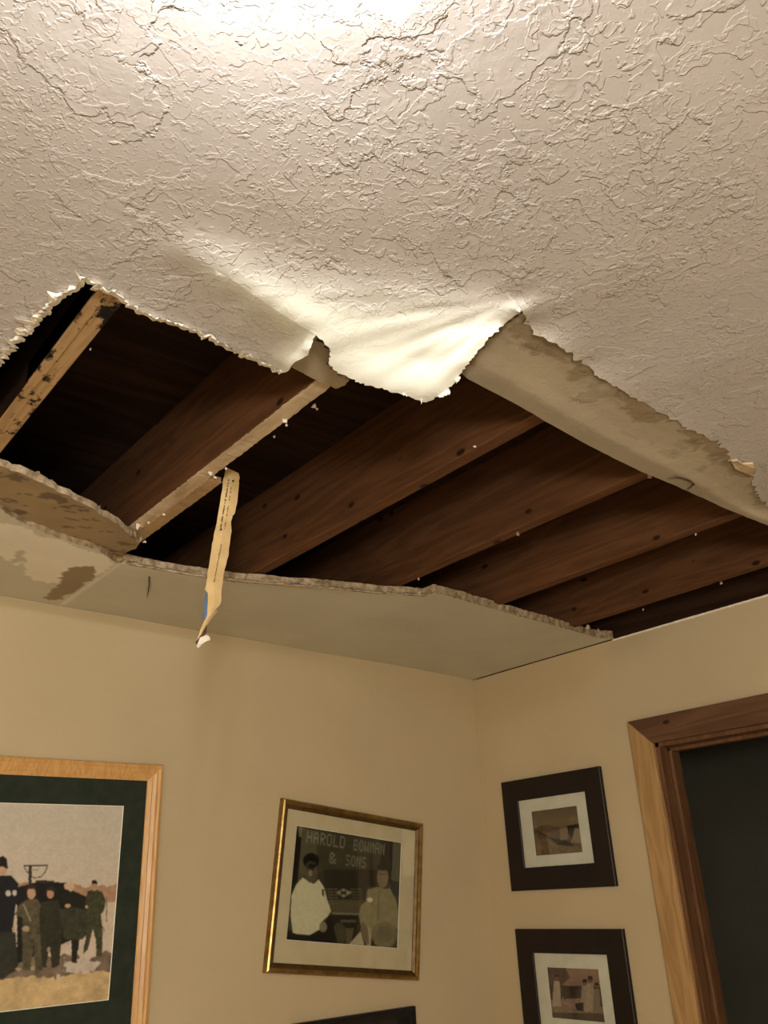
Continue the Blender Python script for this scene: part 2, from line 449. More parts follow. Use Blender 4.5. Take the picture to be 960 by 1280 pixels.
# hole in the painted sheet (bay open to the right wall)
hole = chain(pe_left, pe_up, pe_curl, pe_flap, pe_paint, [edge_near_wall + [0.02, 0], far_wall + [0.02, 0]], pe_far)
flap_poly = chain(pe_flap, p_hinge)
curl_poly = chain(pe_curl, p_curlh[::-1])

def inside(P, poly):
    P = np.asarray(P); poly = np.asarray(poly); x, y = P[:, 0], P[:, 1]
    r = np.zeros(len(P), bool); j = len(poly) - 1
    for i in range(len(poly)):
        xi, yi = poly[i]; xj, yj = poly[j]
        if yi != yj:
            c = ((yi > y) != (yj > y)) & (x < (xj - xi) * (y - yi) / (yj - yi) + xi)
            r ^= c
        j = i
    return r

class RBF:
    def __init__(s, ctrl):
        s.c = np.array([P0(p[:2]) for p in ctrl]); v = np.array([p[2] for p in ctrl])
        A = np.sqrt(((s.c[:, None] - s.c[None]) ** 2).sum(2) + 0.007 ** 2)
        s.w = np.linalg.solve(A + 1e-6 * np.eye(len(A)), v)
    def __call__(s, P):
        P = np.asarray(P); o = np.zeros(len(P))
        for i in range(0, len(P), 20000):
            q = P[i:i + 20000]; o[i:i + 20000] = np.sqrt(((q[:, None] - s.c[None]) ** 2).sum(2) + 0.007 ** 2) @ s.w
        return o
near_ctrl = [(205, 293, 0), (250, 325, .006), (300, 357, .013), (350, 391, .022), (395, 419, .032),
    (228, 309, .003), (275, 341, .0095), (325, 374, .0175), (372, 405, .027),
    (270, 305, .0025), (330, 340, .006), (370, 365, .011),
    (268, 424, .0), (200, 400, 0), (315, 446, .001), (335, 455, .002), (300, 410, .003), (335, 415, .004), (290, 375, .004), (250, 360, .002), (330, 400, .007), (362, 425, .011),
    (347, 462, .006), (362, 460, .026), (372, 450, .033), (388, 436, .040), (366, 438, .019), (352, 440, .008),
    (533, 503, .078), (480, 487, .068), (440, 474, .056), (413, 440, .040), (556, 490, .074), (586, 452, .054), (615, 420, .035), (653, 388, .010), (640, 382, .008), (644, 376, 0.001), (630, 364, 0.001),
    (460, 400, .018), (530, 400, .018), (530, 450, .042), (585, 410, .020), (470, 440, .036), (420, 400, .022), (560, 360, .003), (500, 365, .006), (440, 365, .007), (610, 375, .006),
    (600, 348, 0), (520, 334, 0), (420, 332, 0.0), (345, 312, .0), (290, 296, 0), (240, 283, 0), (660, 370, 0), (650, 350, 0), (400, 315, 0), (560, 330, 0)]
for q in [(0, 450), (108, 348), (60, 380), (150, 375), (172, 388), (230, 409), (150, 330), (230, 340), (180, 300), (656, 406), (731, 456), (810, 506), (906, 560), (960, 620), (1010, 655), (700, 380), (850, 480),
          (100, 250), (250, 230), (350, 250), (450, 270), (550, 290), (650, 300), (760, 340), (0, 350), (900, 450), (0, 100), (300, 100), (600, 100), (900, 200), (-200, 200), (1100, 400), (300, -150), (900, -100), (-300, 500), (1300, 800)]:
    near_ctrl.append((q[0], q[1], 0.0))
near_f = RBF(near_ctrl)
far_ctrl = []
for q in [(-200, 712), (-80, 731), (0, 744), (75, 757.5), (160, 772), (240, 787), (320, 801), (400, 816), (480, 829), (540, 840), (590, 850)]:
    p = on_y(q[0], q[1], 0.0); far_ctrl.append((q[0], q[1], H - p[2]))
for q, d in [((767, 797), 0), ((700, 815), 0), ((640, 834), 0), ((700, 784), .004), ((640, 768), .008), ((542, 741), .014), ((480, 743), .020), ((400, 736), .022), ((300, 728), .022),
             ((160, 706), .012), ((137, 698), .012), ((60, 668), 0.010), ((0, 636), 0.008), ((-70, 600), 0), ((100, 730), -.002), ((300, 765), .006), ((450, 785), .008), ((580, 790), .003),
             ((-300, 600), 0), ((-300, 500), 0)]:
    far_ctrl.append((q[0], q[1], d))
far_f = RBF(far_ctrl)
ysplit = lambda P: P[:, 1] > (-1.30 * S - 0.06 * 0)
HC = H - CAM[2]
apex = P0((652, 372)); tipd = P0((500, 470)) - apex; tipa = math.atan2(tipd[1], tipd[0])
def drop(P, kind=None):
    P = np.asarray(P)
    m = ysplit(P) | (P[:, 0] < P0((-75, 530))[0])
    d = np.where(ysplit(P), far_f(P), near_f(P))
    d[(P[:, 0] < -2.62) | (P[:, 1] < -2.35)] *= 0
    # folds of the paper fanning out from its right anchor
    fl = inside(P, flap_poly) | (d > 0.006) & ~ysplit(P) & (P[:, 0] > P0((395, 419))[0])
    v = P - apex; r_ = np.hypot(v[:, 0], v[:, 1]); a = np.arctan2(v[:, 1], v[:, 0]) - tipa
    amp = 0.0011 * np.clip(r_ / 0.12, 0, 1) * np.exp(-(r_ / 0.33) ** 2) * np.clip(d / 0.012, 0, 1)
    d = d + np.where(fl, amp * (np.sin(a * 15 + 1.2 * np.sin(r_ * 16)) + 0.6 * np.sin(a * 31 + 1.0 + r_ * 10)), 0)
    return d
def place(P, d):
    """lower a point of the sheet by d, keeping where it shows from the doorway side"""
    P = np.asarray(P); t = (1 - d / HC)[:, None]
    return np.c_[CAM[0] + (P[:, 0] - CAM[0]) * t[:, 0], CAM[1] + (P[:, 1] - CAM[1]) * t[:, 0], H - d]

def cdt(loops, step, bbox, keep, coarse=None, opens=()):
    vs, es = [], []
    for lp in loops:
        n0 = len(vs); vs += [tuple(p) for p in lp]; k_ = len(lp)
        es += [(n0 + i, n0 + (i + 1) % k_) for i in range(k_)]
    for lp in opens:
        n0 = len(vs); vs += [tuple(p) for p in lp]
        es += [(n0 + i, n0 + i + 1) for i in range(len(lp) - 1)]
    x0, y0, x1, y1 = bbox
    gx, gy = np.meshgrid(np.arange(x0, x1, step), np.arange(y0, y1, step * 0.87))
    gx = gx + (np.arange(gx.shape[0]) % 2)[:, None] * step / 2
    G = np.c_[gx.ravel(), gy.ravel()]
    if keep is not None: G = G[keep(G)]
    # drop grid points crowding the outlines
    B = np.array(vs); ok = np.ones(len(G), bool)
    for i in range(0, len(G), 4000):
        q = G[i:i + 4000]; d = np.min((q[:, None, 0] - B[None, :, 0]) ** 2 + (q[:, None, 1] - B[None, :, 1]) ** 2, axis=1)
        ok[i:i + 4000] = d > (step * 0.45) ** 2
    vs += [tuple(p) for p in G[ok]]
    if coarse is not None: vs += [tuple(p) for p in coarse]
    r_ = delaunay_2d_cdt([Vector(v) for v in vs], es, [], 0, 1e-6)
    V = np.array([tuple(v) for v in r_[0]]); T = np.array([tuple(f) for f in r_[2] if len(f) == 3])
    return V, T

def thick(V3, T, t, name, mats, colrs, tex, parent=None):
    """solid sheet: underside V3, top surface above it by t, torn sides in the last material"""
    used = np.unique(T); mp = -np.ones(len(V3), int); mp[used] = np.arange(len(used))
    T = mp[T]; V3 = V3[used]; colrs = colrs[used]; tex = tex[used]; n_ = len(V3)
    t = np.broadcast_to(np.asarray(t, float), (len(mp),))[used] if np.ndim(t) else np.full(n_, t)
    a, b, c = V3[T[:, 0]], V3[T[:, 1]], V3[T[:, 2]]
    nz = np.cross(b - a, c - a)[:, 2]; T = np.where((nz > 0)[:, None], T[:, ::-1], T)   # facing down
    E = {}
    for f in T:
        for i in range(3):
            e = (int(f[i]), int(f[(i + 1) % 3]))
            if (e[1], e[0]) in E: del E[(e[1], e[0])]
            else: E[e] = 1
    top = V3 + np.c_[np.zeros((n_, 2)), t]
    bn = sorted({i for e in E for i in e}); bi = {v: 2 * n_ + k_ for k_, v in enumerate(bn)}; ti = {v: 2 * n_ + len(bn) + k_ for k_, v in enumerate(bn)}
    mi_ = {v: 2 * n_ + 2 * len(bn) + k_ for k_, v in enumerate(bn)}
    rr_ = np.random.RandomState(len(bn)); mid = (V3[bn] + top[bn]) / 2 + rr_.randn(len(bn), 3) * (0.10 * t[bn])[:, None]
    vs = np.vstack([V3, top, V3[bn], top[bn], mid])
    fs = [tuple(f) for f in T] + [tuple(n_ + f[::-1]) for f in T]
    mi = [0] * len(fs)
    for (p, q) in E:
        fs.append((bi[q], bi[p], mi_[p], mi_[q])); mi.append(len(mats) - 1)
        fs.append((mi_[q], mi_[p], ti[p], ti[q])); mi.append(len(mats) - 1)
    cc = np.vstack([colrs, colrs * 0 + lin((150, 130, 100)), colrs[bn], colrs[bn], colrs[bn]]); tt = np.r_[tex, tex * 0, tex[bn], tex[bn], tex[bn]]
    return mesh_obj(name, vs, fs, mats, parent, mi, True, cc, tt)

rn = np.random.RandomState(11)
def vnoise(P, sc, seed=0):
    """cheap smooth value noise in 0..1"""
    r = np.random.RandomState(seed).rand(64, 64)
    q = np.asarray(P) * sc + 100; i = np.floor(q).astype(int); f = q - i; f = f * f * (3 - 2 * f)
    a = r[i[:, 0] % 64, i[:, 1] % 64]; b = r[(i[:, 0] + 1) % 64, i[:, 1] % 64]; c = r[i[:, 0] % 64, (i[:, 1] + 1) % 64]; d = r[(i[:, 0] + 1) % 64, (i[:, 1] + 1) % 64]
    return (a * (1 - f[:, 0]) + b * f[:, 0]) * (1 - f[:, 1]) + (c * (1 - f[:, 0]) + d * f[:, 0]) * f[:, 1]
def fbm(P, sc, seed=0):
    return 0.5 * vnoise(P, sc, seed) + 0.3 * vnoise(P, sc * 2.1, seed + 1) + 0.2 * vnoise(P, sc * 4.3, seed + 2)

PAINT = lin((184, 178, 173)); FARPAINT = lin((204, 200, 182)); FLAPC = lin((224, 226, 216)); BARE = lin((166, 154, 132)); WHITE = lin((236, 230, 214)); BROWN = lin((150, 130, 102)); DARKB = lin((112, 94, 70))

view = np.array([P0(p) for p in [(-60, -60), (1020, -60), (1020, 840), (600, 880), (-60, 760)]])
def keep_view(G): return inside(G, view) & ~inside(G, hole)
cx, cy = np.meshgrid(np.arange(XL + 0.1, -0.03, 0.13), np.arange(YN + 0.1, -0.03, 0.13))
CG = np.c_[cx.ravel(), cy.ravel()]; CG = CG[~inside(CG, view) & ~inside(CG, hole)]
outer = [np.array(p) for p in [(XL, YN), (-0.0, YN), (-0.0, edge_near_wall[1]), (0.0, far_wall[1]), (0, 0.0), (XL, 0.0)]]
# the far sheet follows the wall line, which climbs a little to the left
wl = [P0(q) for q in [(590, 850), (540, 840), (480, 829), (400, 816), (320, 801), (240, 787), (160, 772), (75, 757.5), (0, 744), (-80, 731), (-200, 712)]]
bb = (XL, YN, 0, 0)
outer = [np.array(p) for p in [(XL, YN), (0, YN), (0, edge_near_wall[1])]] + pe_paint[::-1] + pe_flap[::-1][1:] + pe_curl[::-1][1:] + pe_up[::-1][1:] + pe_left[::-1][1:] + pe_far[::-1] + [far_wall, np.array([0., 0.])] + [np.array(p) for p in wl[1:]] + [np.array([XL, wl[-1][1]])]
V, T = cdt([outer], 0.009, bb, keep_view, CG, opens=[p_hinge, p_curlh])
cen = V[T].mean(1)
okt = inside(cen, outer); T = T[okt]; cen = cen[okt]
D = drop(V)
V3 = place(V, D)
isfar = ysplit(V)
c = np.where(isfar[:, None], FARPAINT, PAINT)
tx = np.where(isfar, 0.28, 1.0)
# smoother, barely textured patches near the damage
PXP = lambda pts: np.array([P0(p) for p in pts])
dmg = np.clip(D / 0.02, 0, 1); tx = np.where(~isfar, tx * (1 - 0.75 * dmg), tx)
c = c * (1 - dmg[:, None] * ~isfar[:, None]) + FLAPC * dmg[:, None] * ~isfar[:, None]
jit = (np.c_[fbm(V, 28, 3), fbm(V, 28, 9)] - 0.5) * 0.05
whitep = PXP([(8, 655), (60, 672), (100, 684), (137, 697), (137, 712), (122, 722), (117, 708), (110, 713), (95, 716), (82, 712), (80, 730), (50, 728), (32, 720), (32, 702), (20, 705), (5, 697), (-25, 700), (-30, 650)])
greyp = PXP([(14, 703), (20, 688), (27, 686), (33, 702)])
brownp = PXP([(50, 747), (66, 736), (80, 722), (82, 711), (100, 709), (117, 707), (121, 722), (100, 734), (76, 750)])
wm = inside(V + jit, whitep) & isfar; c[wm] = WHITE; tx[wm] = 0.12
gm = inside(V + jit * 0.4, greyp) & isfar; c[gm] = FARPAINT * 0.9
bm_ = inside(V + jit * 0.6, brownp) & isfar; c[bm_] = BROWN; tx[bm_] = 0.5
seam = PXP([(150, 702), (154, 703), (82, 756), (72, 758)]); sm_ = inside(V, seam) & isfar; c[sm_] = WHITE * 0.92
inner_flap = inside(cen, flap_poly); inner_curl = inside(cen, curl_poly) & ~inner_flap
Tm = T[~inner_flap & ~inner_curl]
tk = np.where(isfar, 0.024 + 0.009 * fbm(V, 16, 21), 0.011)
ceiling = struct(thick(V3, Tm, tk, 'ceiling', [M['sheet'], M['gypsum']], c, tx), 'white skip-trowel textured ceiling with a torn hole')
fc = c.copy(); crumple_later = []
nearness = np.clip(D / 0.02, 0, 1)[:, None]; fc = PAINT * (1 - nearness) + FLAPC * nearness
ftx = np.clip(1 - D / 0.022, 0.16, 1)
fl = thick(V3, T[inner_flap], 0.0012, 'torn_ceiling_flap', [M['sheet'], M['paper']], fc, ftx)
tag(fl, 'large white flap of ceiling paper and paint sagging over the hole with fan folds', 'ceiling flap')
for i, (q, s0) in enumerate([((553, 493), .013), ((560, 489), .010), ((571, 474), .009), ((527, 501), .006), ((506, 493), .005), ((641, 385), .005), ((648, 387), .005)]):
    d_ = drop(np.array([P0(q)]))[0]; crumple_later.append((place(np.array([P0(q)]), np.array([d_ + 0.001]))[0], s0, i))
cu = thick(V3, T[inner_curl], 0.0012, 'paper_curl', [M['sheet'], M['paper']], fc, np.minimum(ftx, 0.25))
tag(cu, 'small bright curl of torn ceiling paper left of the notch beside the big flap', 'paper curl')

# exposed gypsum board behind the flap and along the right of the hole
pe_board = pl(E_board, step=0.02, amp=0.0006, seed=15)
bl = [(1010, 680), (1010, 655)] 
backline = [(653, 388), (642, 390), (615, 408), (580, 438), (540, 455), (470, 445), (425, 424), (405, 414), (390, 418), (380, 430), (366, 445), (362, 458), (372, 463), (385, 470), (397, 476), (410, 481), (420, 486), (431, 482), (438, 473), (480, 466), (530, 462), (576, 466)]
pe_back = pl(backline, step=0.006, amp=0.0010, seed=16)
wb0 = np.array([-0.001, edge_near_wall[1]]); wb1 = np.array([-0.001, P0((1010, 680))[1]])
board_poly = chain(pe_paint[::-1], pe_back, pe_board, [wb1, wb0])
V, T = cdt([board_poly], 0.009, (min(p[0] for p in board_poly), min(p[1] for p in board_poly), 0, max(p[1] for p in board_poly)), lambda G: inside(G, board_poly))
cen = V[T].mean(1); T = T[inside(cen, board_poly)]
# distance-based sag between the paint edge and the free edge
def polydist(P, L_):
    L_ = np.array(L_); o = np.full(len(P), 1e9)
    for a, b in zip(L_[:-1], L_[1:]):
        ab = b - a; t = np.clip(((P - a) @ ab) / max(ab @ ab, 1e-12), 0, 1); o = np.minimum(o, np.hypot(*(P - (a + t[:, None] * ab)).T))
    return o
d1 = polydist(V, [P0(p) for p in E_paint] + [wb0]); d2 = polydist(V, [P0(p) for p in E_board] + [wb1])
s_ = d1 / (d1 + d2 + 1e-9)
hid = np.clip((V[:, 0] - P0((545, 430))[0]) / 0.12, 0, 1)
prof = np.interp(s_, [0, .25, .5, .72, .80, 1], [0, .001, .006, .0135, .0145, .0150])
D = prof * hid - 0.0012 - 0.010 * np.clip(1 - hid, 0, 1) * inside(V, flap_poly) - 0.006 * inside(V, flap_poly)
V3 = place(V, D)
c = np.tile(BARE, (len(V), 1)); 
nb = fbm(V, 9, 40)[:, None]; c = c * (0.9 + 0.2 * nb)
tx = 0.10 + 0.25 * fbm(V, 12, 42)
rag = (s_ + (fbm(V, 22, 33) - 0.5) * 0.75 < 0.13) & (V[:, 0] > P0((650, 400))[0]); c[rag] = c[rag] * lin((222, 215, 202)) ; tx[rag] = 0.6
pch = (fbm(V, 15, 51) > 0.60) & (s_ < 0.55); c[pch] = c[pch] * 0.86; tx[pch] = 0.7
band = (s_ > 0.74); c[band] = c[band] * 0.88  # shade of the flatter free edge, put into the board colour
bd = thick(V3, T, 0.0105, 'bare_drywall_board', [M['sheet'], M['kraft']], c, tx)
tag(bd, 'bare tan drywall board with peeled face, sagging along the right edge of the hole', 'drywall board')
# one bright loose chip on it, and a short crack line
def crumple(name, ctr, size, m, parent=None, seed=0, flat=0.5, nrm=None):
    r = np.random.RandomState(seed); bm = bmesh.new()
    bmesh.ops.create_icosphere(bm, subdivisions=2, radius=1.0)
    k1 = r.randn(3, 3) * 1.4
    for v in bm.verts:
        n_ = np.array(v.co); f_ = 0.65 + 0.35 * sin(n_ @ k1[0] * 2.2) + 0.25 * sin(n_ @ k1[1] * 4.1) + 0.12 * r.randn()
        n_ = n_ * f_; v.co = Vector((n_[0] * size, n_[1] * size * 0.8, n_[2] * size * flat))
    me = bpy.data.meshes.new(name); bm.to_mesh(me); bm.free(); me.materials.append(m)
    o = bpy.data.objects.new(name, me); COL.objects.link(o)
    o.location = ctr; o.rotation_euler = (r.rand() * 2, r.rand() * 2, r.rand() * 6)
    if parent is not None: o.parent = parent
    return o
for p_, s0, i in crumple_later: crumple('curled_scrap', p_, s0, M['paper'], fl, 140 + i, 0.3)
def scale_chip(px, name, lab):
    pts = [np.r_[P0(p), H - 0.0035 - 0.002 * (i % 3)] for i, p in enumerate(px)]
    k = MB(); k.poly_prism(pts, (0, 0, 0.0045)); o = k.build(name, M['residue']); tag(o, lab, 'paint chip'); return o
scale_chip([(914, 575), (921, 573), (928, 577), (941, 578), (944, 584), (939, 591), (927, 588), (918, 583)], 'paint_chip', 'small pale paint chip peeling at the far right of the textured ceiling')
ck = MB()
cl_ = [(832, 590), (845, 589), (853, 591), (860, 594), (864, 597), (861, 600), (856, 604), (860, 602.5), (867, 597), (861, 592), (853, 589), (845, 587.5)]
ck.poly_prism([np.r_[P0(p), H - 0.0175] for p in cl_], (0, 0, 0.001)); ck.build('crack', M['ink'], bd)

# ragged paper fringe around the upper left of the hole
def fringe(line, seed, lo, hi, out_sign, big=0.12):
    r = np.random.RandomState(seed); vs, fs = [], []
    line = np.array(line); n_ = len(line); ph = r.rand(4) * 6
    for i in range(n_):
        a = line[max(0, i - 3)]; b = line[min(n_ - 1, i + 3)]; t_ = (b - a) / (np.linalg.norm(b - a) + 1e-9)
        nn = np.array([-t_[1], t_[0]]) * out_sign
        L_ = lo + (hi - lo) * r.rand() ** 2 + (hi * 1.6 * r.rand() if r.rand() < big else 0)
        L_ *= 0.55 + 0.5 * (sin(i * 0.37 + ph[0]) + 1) * (0.5 + 0.5 * sin(i * 0.11 + ph[1])) 
        p0_ = line[i] - nn * (0.004 + 0.004 * r.rand()); p1 = line[i] + nn * 0.0005; p2 = line[i] + nn * L_ * 0.5 + t_ * r.randn() * 0.002; p3 = line[i] + nn * L_ + t_ * r.randn() * 0.004
        for q, z in ((p0_, 0.0006), (p1, 0.0035 + 0.003 * r.rand()), (p2, 0.006 * r.rand() + 0.003), (p3, 0.010 * r.rand() - 0.002)):
            dd = drop(np.array([line[i]]))[0] + z
            vs.append(place(np.array([q]), np.array([dd]))[0])
    for i in range(n_ - 1):
        for a in range(3):
            fs.append((4 * i + a, 4 * i + a + 1, 4 * i + 5 + a, 4 * i + 4 + a))
    vs = np.array(vs); n2 = len(vs)
    allv = np.vstack([vs, vs + [0, 0, 0.0012]])
    fs2 = fs + [tuple(n2 + q for q in f[::-1]) for f in fs]
    return allv, fs2
fv, ff = fringe(pe_left, 5, 0.001, 0.016, -1, 0.16)
mesh_obj('torn_paper_fringe', fv, ff, M['paper'], ceiling)
fv, ff = fringe(pe_up, 6, 0.001, 0.006, -1, 0.06)
mesh_obj('torn_paper_fringe', fv, ff, M['paper'], ceiling)

# ------------------------------------------------------------------ brown board left hanging at the far left
bp_top = [(-70, 556), (-30, 570), (0, 582), (30, 593), (60, 608), (90, 623), (120, 638), (150, 658), (163, 669)]
bp_rest = [(163, 669), (174, 680), (170, 686), (156, 691), (140, 704), (90, 700), (40, 690), (0, 670), (-70, 630)]
l1 = pl(bp_top, step=0.013, amp=0.0028, seed=31); l2 = pl(bp_rest, step=0.01, amp=0.001, seed=32)
poly = chain(l1, l2)[:-1]
poly.append(np.array(P0((-70, 630))))
V, T = cdt([poly], 0.009, (min(p[0] for p in poly), min(p[1] for p in poly), max(p[0] for p in poly), max(p[1] for p in poly)), lambda G: inside(G, poly))
cen = V[T].mean(1); T = T[inside(cen, poly)]
D = 0.012 - 0.016 * np.clip(polydist(V, l1) / 0.12, 0, 1) + 0.0035 * (fbm(V, 14, 60) - 0.5)
V3 = place(V, D)
c = np.tile(lin((158, 136, 104)), (len(V), 1)) * (0.82 + 0.36 * fbm(V, 11, 61))[:, None]
st = fbm(V * [1, 1.6], 24, 63) > 0.66; c[st] *= 0.45
tx = 0.25 + 0.5 * (fbm(V, 20, 64) > 0.55)
# this piece hangs under the joists: its top stays clear of them
bb_ = thick(V3, T, 0.0135 + 0.006 * fbm(V, 18, 66), 'broken_drywall_piece', [M['sheet'], M['gypsum']], c, tx)
bb_.location = (0, 0, 0)
tag(bb_, 'brown broken drywall piece with thick crumbling pale edge at the far left of the hole', 'drywall piece')
for i, (q, z, s0, m_) in enumerate([((172, 657), .004, .010, 'paper'), ((178, 655), .006, .009, 'kraft'), ((168, 667), 0, .010, 'gypsum'), ((176, 674), -.004, .009, 'gypsum'),
                         ((181, 677), -.006, .006, 'paper'), ((186, 654), .006, .004, 'paper'), ((48, 596), .012, .011, 'kraft'), ((62, 601), .012, .012, 'kraft'), ((124, 634), .012, .007, 'gypsum')]):
    p = on_z(q[0], q[1], H + z); crumple('gypsum_crumb', p, s0, M[m_], bb_, 70 + i, 0.45)

# curled paper and crumbs on the far strip's edge
for i, (q, s0, m_) in enumerate([((524, 741), .006, 'paper'), ((516, 738), .005, 'gypsum'), ((748, 789), .012, 'residue'), ((735, 784), .010, 'residue'), ((757, 795), .008, 'gypsum'), ((150, 698), .010, 'kraft'), ((143, 696), .008, 'kraft')]):
    p = on_z(q[0], q[1], H - 0.006); crumple('gypsum_crumb', p, s0, M[m_], ceiling, 90 + i, 0.4)
# thin torn face paper along the strip's lower lip
def lip(pxs, w_, z0, name, m, seed):
    r = np.random.RandomState(seed); L_ = pl(pxs, step=0.006, amp=0.0008, seed=seed); vs, fs = [], []
    for i, p in enumerate(L_):
        d = drop(np.array([p]))[0]
        h = w_ * (0.6 + 0.6 * r.rand())
        a = place(np.array([p]), np.array([d - z0]))[0]; u_ = a - CAM; u_ = np.array([u_[0], u_[1], 0]); u_ /= np.linalg.norm(u_)
        e = 0.0012
        sec = [a - u_ * 0.0045, a - u_ * 0.007 + [0, 0, h * 0.5], a - u_ * 0.0035 + [0, 0, h], a + u_ * 0.002 + [0, 0, h * 0.6]]
        vs += sec
    for i in range(len(L_) - 1):
        for a in range(4):
            b = (a + 1) % 4; fs.append((4 * i + a, 4 * i + b, 4 * i + 4 + b, 4 * i + 4 + a))
    return mesh_obj(name, vs, fs, m, ceiling, smooth=True)
lip([(160, 706), (230, 719), (300, 728), (400, 736), (480, 743), (532, 746)], 0.009, -0.001, 'torn_edge', M['gypsum'], 81)
lip([(290, 727), (400, 736), (440, 740)], 0.004, -0.014, 'torn_edge', M['kraft'], 82)
# hairline hanging fibre and crack
k = MB(); k.poly_prism([np.r_[P0(p), H - 0.013] for p in [(186, 716), (188, 716), (187, 730), (184.5, 742), (184, 741), (186, 728)]], (0, 0, 0.006)); k.build('crack', M['ink'], ceiling)

# ------------------------------------------------------------------ joists
JR = [-2.705, -2.227, -1.720, -1.243, -0.762, -0.252]
JL = ['leftmost ceiling joist in the hole, pale underside spotted with black mould', 'second ceiling joist from the left, underside striped with pale paper residue, tape hanging from it',
      'wide reddish-brown ceiling joist behind the tip of the white flap, third from the left', 'fourth ceiling joist from the left, meets the tan board at the middle of its edge',
      'fifth ceiling joist from the left, dim, between the middle joist and the last one', 'rightmost ceiling joist, nearest the right wall above the door']
JW = [0.044, 0.036, 0.038, 0.038, 0.038, 0.038]
JY0, JY1 = YN + 0.05, -0.005
joists = []
for i, xr in enumerate(JR):
    x1 = xr * S; x0 = x1 - JW[i]
    e = empty('ceiling_joist', (x1 - JW[i] / 2, 0, DZ)); tag(e, JL[i], 'joist', 'joists above the ceiling hole')
    hw = JW[i] / 2
    k = MB()
    ys = np.linspace(JY0, JY1, 40); hh = DECK - DZ
    rr_ = np.random.RandomState(i)
    bow = 0.0
    prof_ = [(-hw, JY0, 0), (-hw, -0.42, 0), (-hw, JY1, 0.05), (-hw, JY1, hh), (-hw, JY0, hh)]
    k.poly_prism(prof_, (2 * hw, 0, 0))
    mats = [M['joist'][i % 3]] if i else [M['dark_rim'], M['joist_pale']]  # first joist: sides in darker wood, the void's shade put into their colour
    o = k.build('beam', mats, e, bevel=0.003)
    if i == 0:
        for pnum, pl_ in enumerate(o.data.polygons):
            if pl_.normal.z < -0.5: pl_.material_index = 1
    joists.append(e)
e = joists[0]
# narrow nailer strip along the left of the first joist
k = MB(); x0 = -0.022 - 0.012
k.box((x0 + 0.012, -3.2, -0.0025), (x0 + 0.030, -1.455 * S, 0.05)); k.build('nailer_strip', M['joist_pale'], e, bevel=0.002)
# residue on the second joist
def rough_strip(name, x0, x1, y0, y1, z0, th, m, parent, seed, amp=0.002, step=0.008):
    r = np.random.RandomState(seed); n_ = int((y1 - y0) / step); vs, fs = [], []
    for i in range(n_ + 1):
        y = y0 + (y1 - y0) * i / n_; a = x0 + r.randn() * amp * 0.5; b = x1 + r.randn() * amp * 0.5; z = z0 + r.randn() * 0.0003
        vs += [(a, y, z), (b, y, z + 0.0003), (b, y, z + th), (a, y, z + th)]
    for i in range(n_):
        for a in range(4):
            b = (a + 1) % 4; fs.append((4 * i + a, 4 * i + b, 4 * i + 4 + b, 4 * i + 4 + a))
    fs += [(3, 2, 1, 0), tuple(4 * n_ + q for q in range(4))]
    return mesh_obj(name, vs, fs, m, parent)
e2 = joists[1]
rough_strip('paper_residue', -0.017, 0.0165, -2.1, -0.40, -0.002, 0.0022, M['residue'], e2, 1, 0.0014)
# the board edge paper still stuck beside it, from which the tape peels
rough_strip('edge_paper', 0.0165, 0.047, -1.285 * S, -0.40, -0.0035, 0.0015, M['kraft'], e2, 2, 0.0010)
rough_strip('edge_backing', 0.018, 0.046, -1.28 * S, -0.40, -0.002, 0.012, M['kraft'], e2, 3, 0.0010)
def joist_scrap(ji, px, size, m, seed, dz=-0.004, flat=0.5):
    p = on_z(px[0], px[1], DZ + dz); e_ = joists[ji]
    crumple('drywall_scrap', p - np.array(e_.location), size, M[m], e_, seed, flat)
for a in [(1, (263, 591), .007, 'paper', 1), (1, (269, 597), .0045, 'paper', 2), (1, (205, 643), .006, 'paper', 3), (1, (282, 586), .004, 'paper', 4), (1, (355, 526), .007, 'paper', 5), (1, (358, 531), .005, 'paper', 6),
          (1, (392, 508), .008, 'residue', 7), (1, (396, 511), .005, 'residue', 8), (1, (343, 546), .0035, 'residue', 9), (2, (593, 558), .004, 'paper', 10),
          (3, (647, 667), .0075, 'residue', 11), (3, (812, 596), .007, 'residue', 12), (4, (870, 668), .004, 'paper', 13), (5, (902, 729), .007, 'residue', 14), (5, (804, 762), .005, 'paper', 15),
          (3, (523, 724), .006, 'residue', 16), (0, (113, 437), .003, 'residue', 17)]:
    joist_scrap(*a[:4], 100 + a[4])

# ------------------------------------------------------------------ dangling paper tape
TY = -1.262 * S
Lft = [(283, 584), (279, 600), (276.5, 620), (273, 640), (270, 660), (268.5, 663), (265, 680), (261.5, 705), (259, 722), (257.5, 730), (256.5, 737), (260, 741), (259.5, 758), (258.5, 771), (255, 777), (251, 786), (246, 801)]
Rgt = [(299, 592), (299, 605), (297, 622), (294, 641), (291, 644), (288.5, 652), (289.5, 664), (287, 680), (284, 700), (280, 718), (278, 728), (277, 740), (276, 755), (268, 764), (261, 774), (257, 784), (248, 803)]
tp = empty('dangling_edge_tape', tuple(on_y(291, 586, TY)))
tag(tp, 'long strip of tan printed edge tape dangling from the second joist', 'tape')
T0 = np.array(tp.location)
def tp_pt(x, y, off=0.0):
    t = (y - 585) / 220.0
    return on_y(x, y, TY + 0.012 * sin(t * 5.0) + off) - T0
rows = []; r = np.random.RandomState(8)
for i in range(len(Lft) - 1):
    for j in range(3):
        t = j / 3; a = np.array(Lft[i]) * (1 - t) + np.array(Lft[i + 1]) * t; b = np.array(Rgt[i]) * (1 - t) + np.array(Rgt[i + 1]) * t
        rows.append((a + r.randn(2) * 0.2, b + r.randn(2) * 0.35))
rows.append((np.array(Lft[-1]), np.array(Rgt[-1])))
vs, fs = [], []
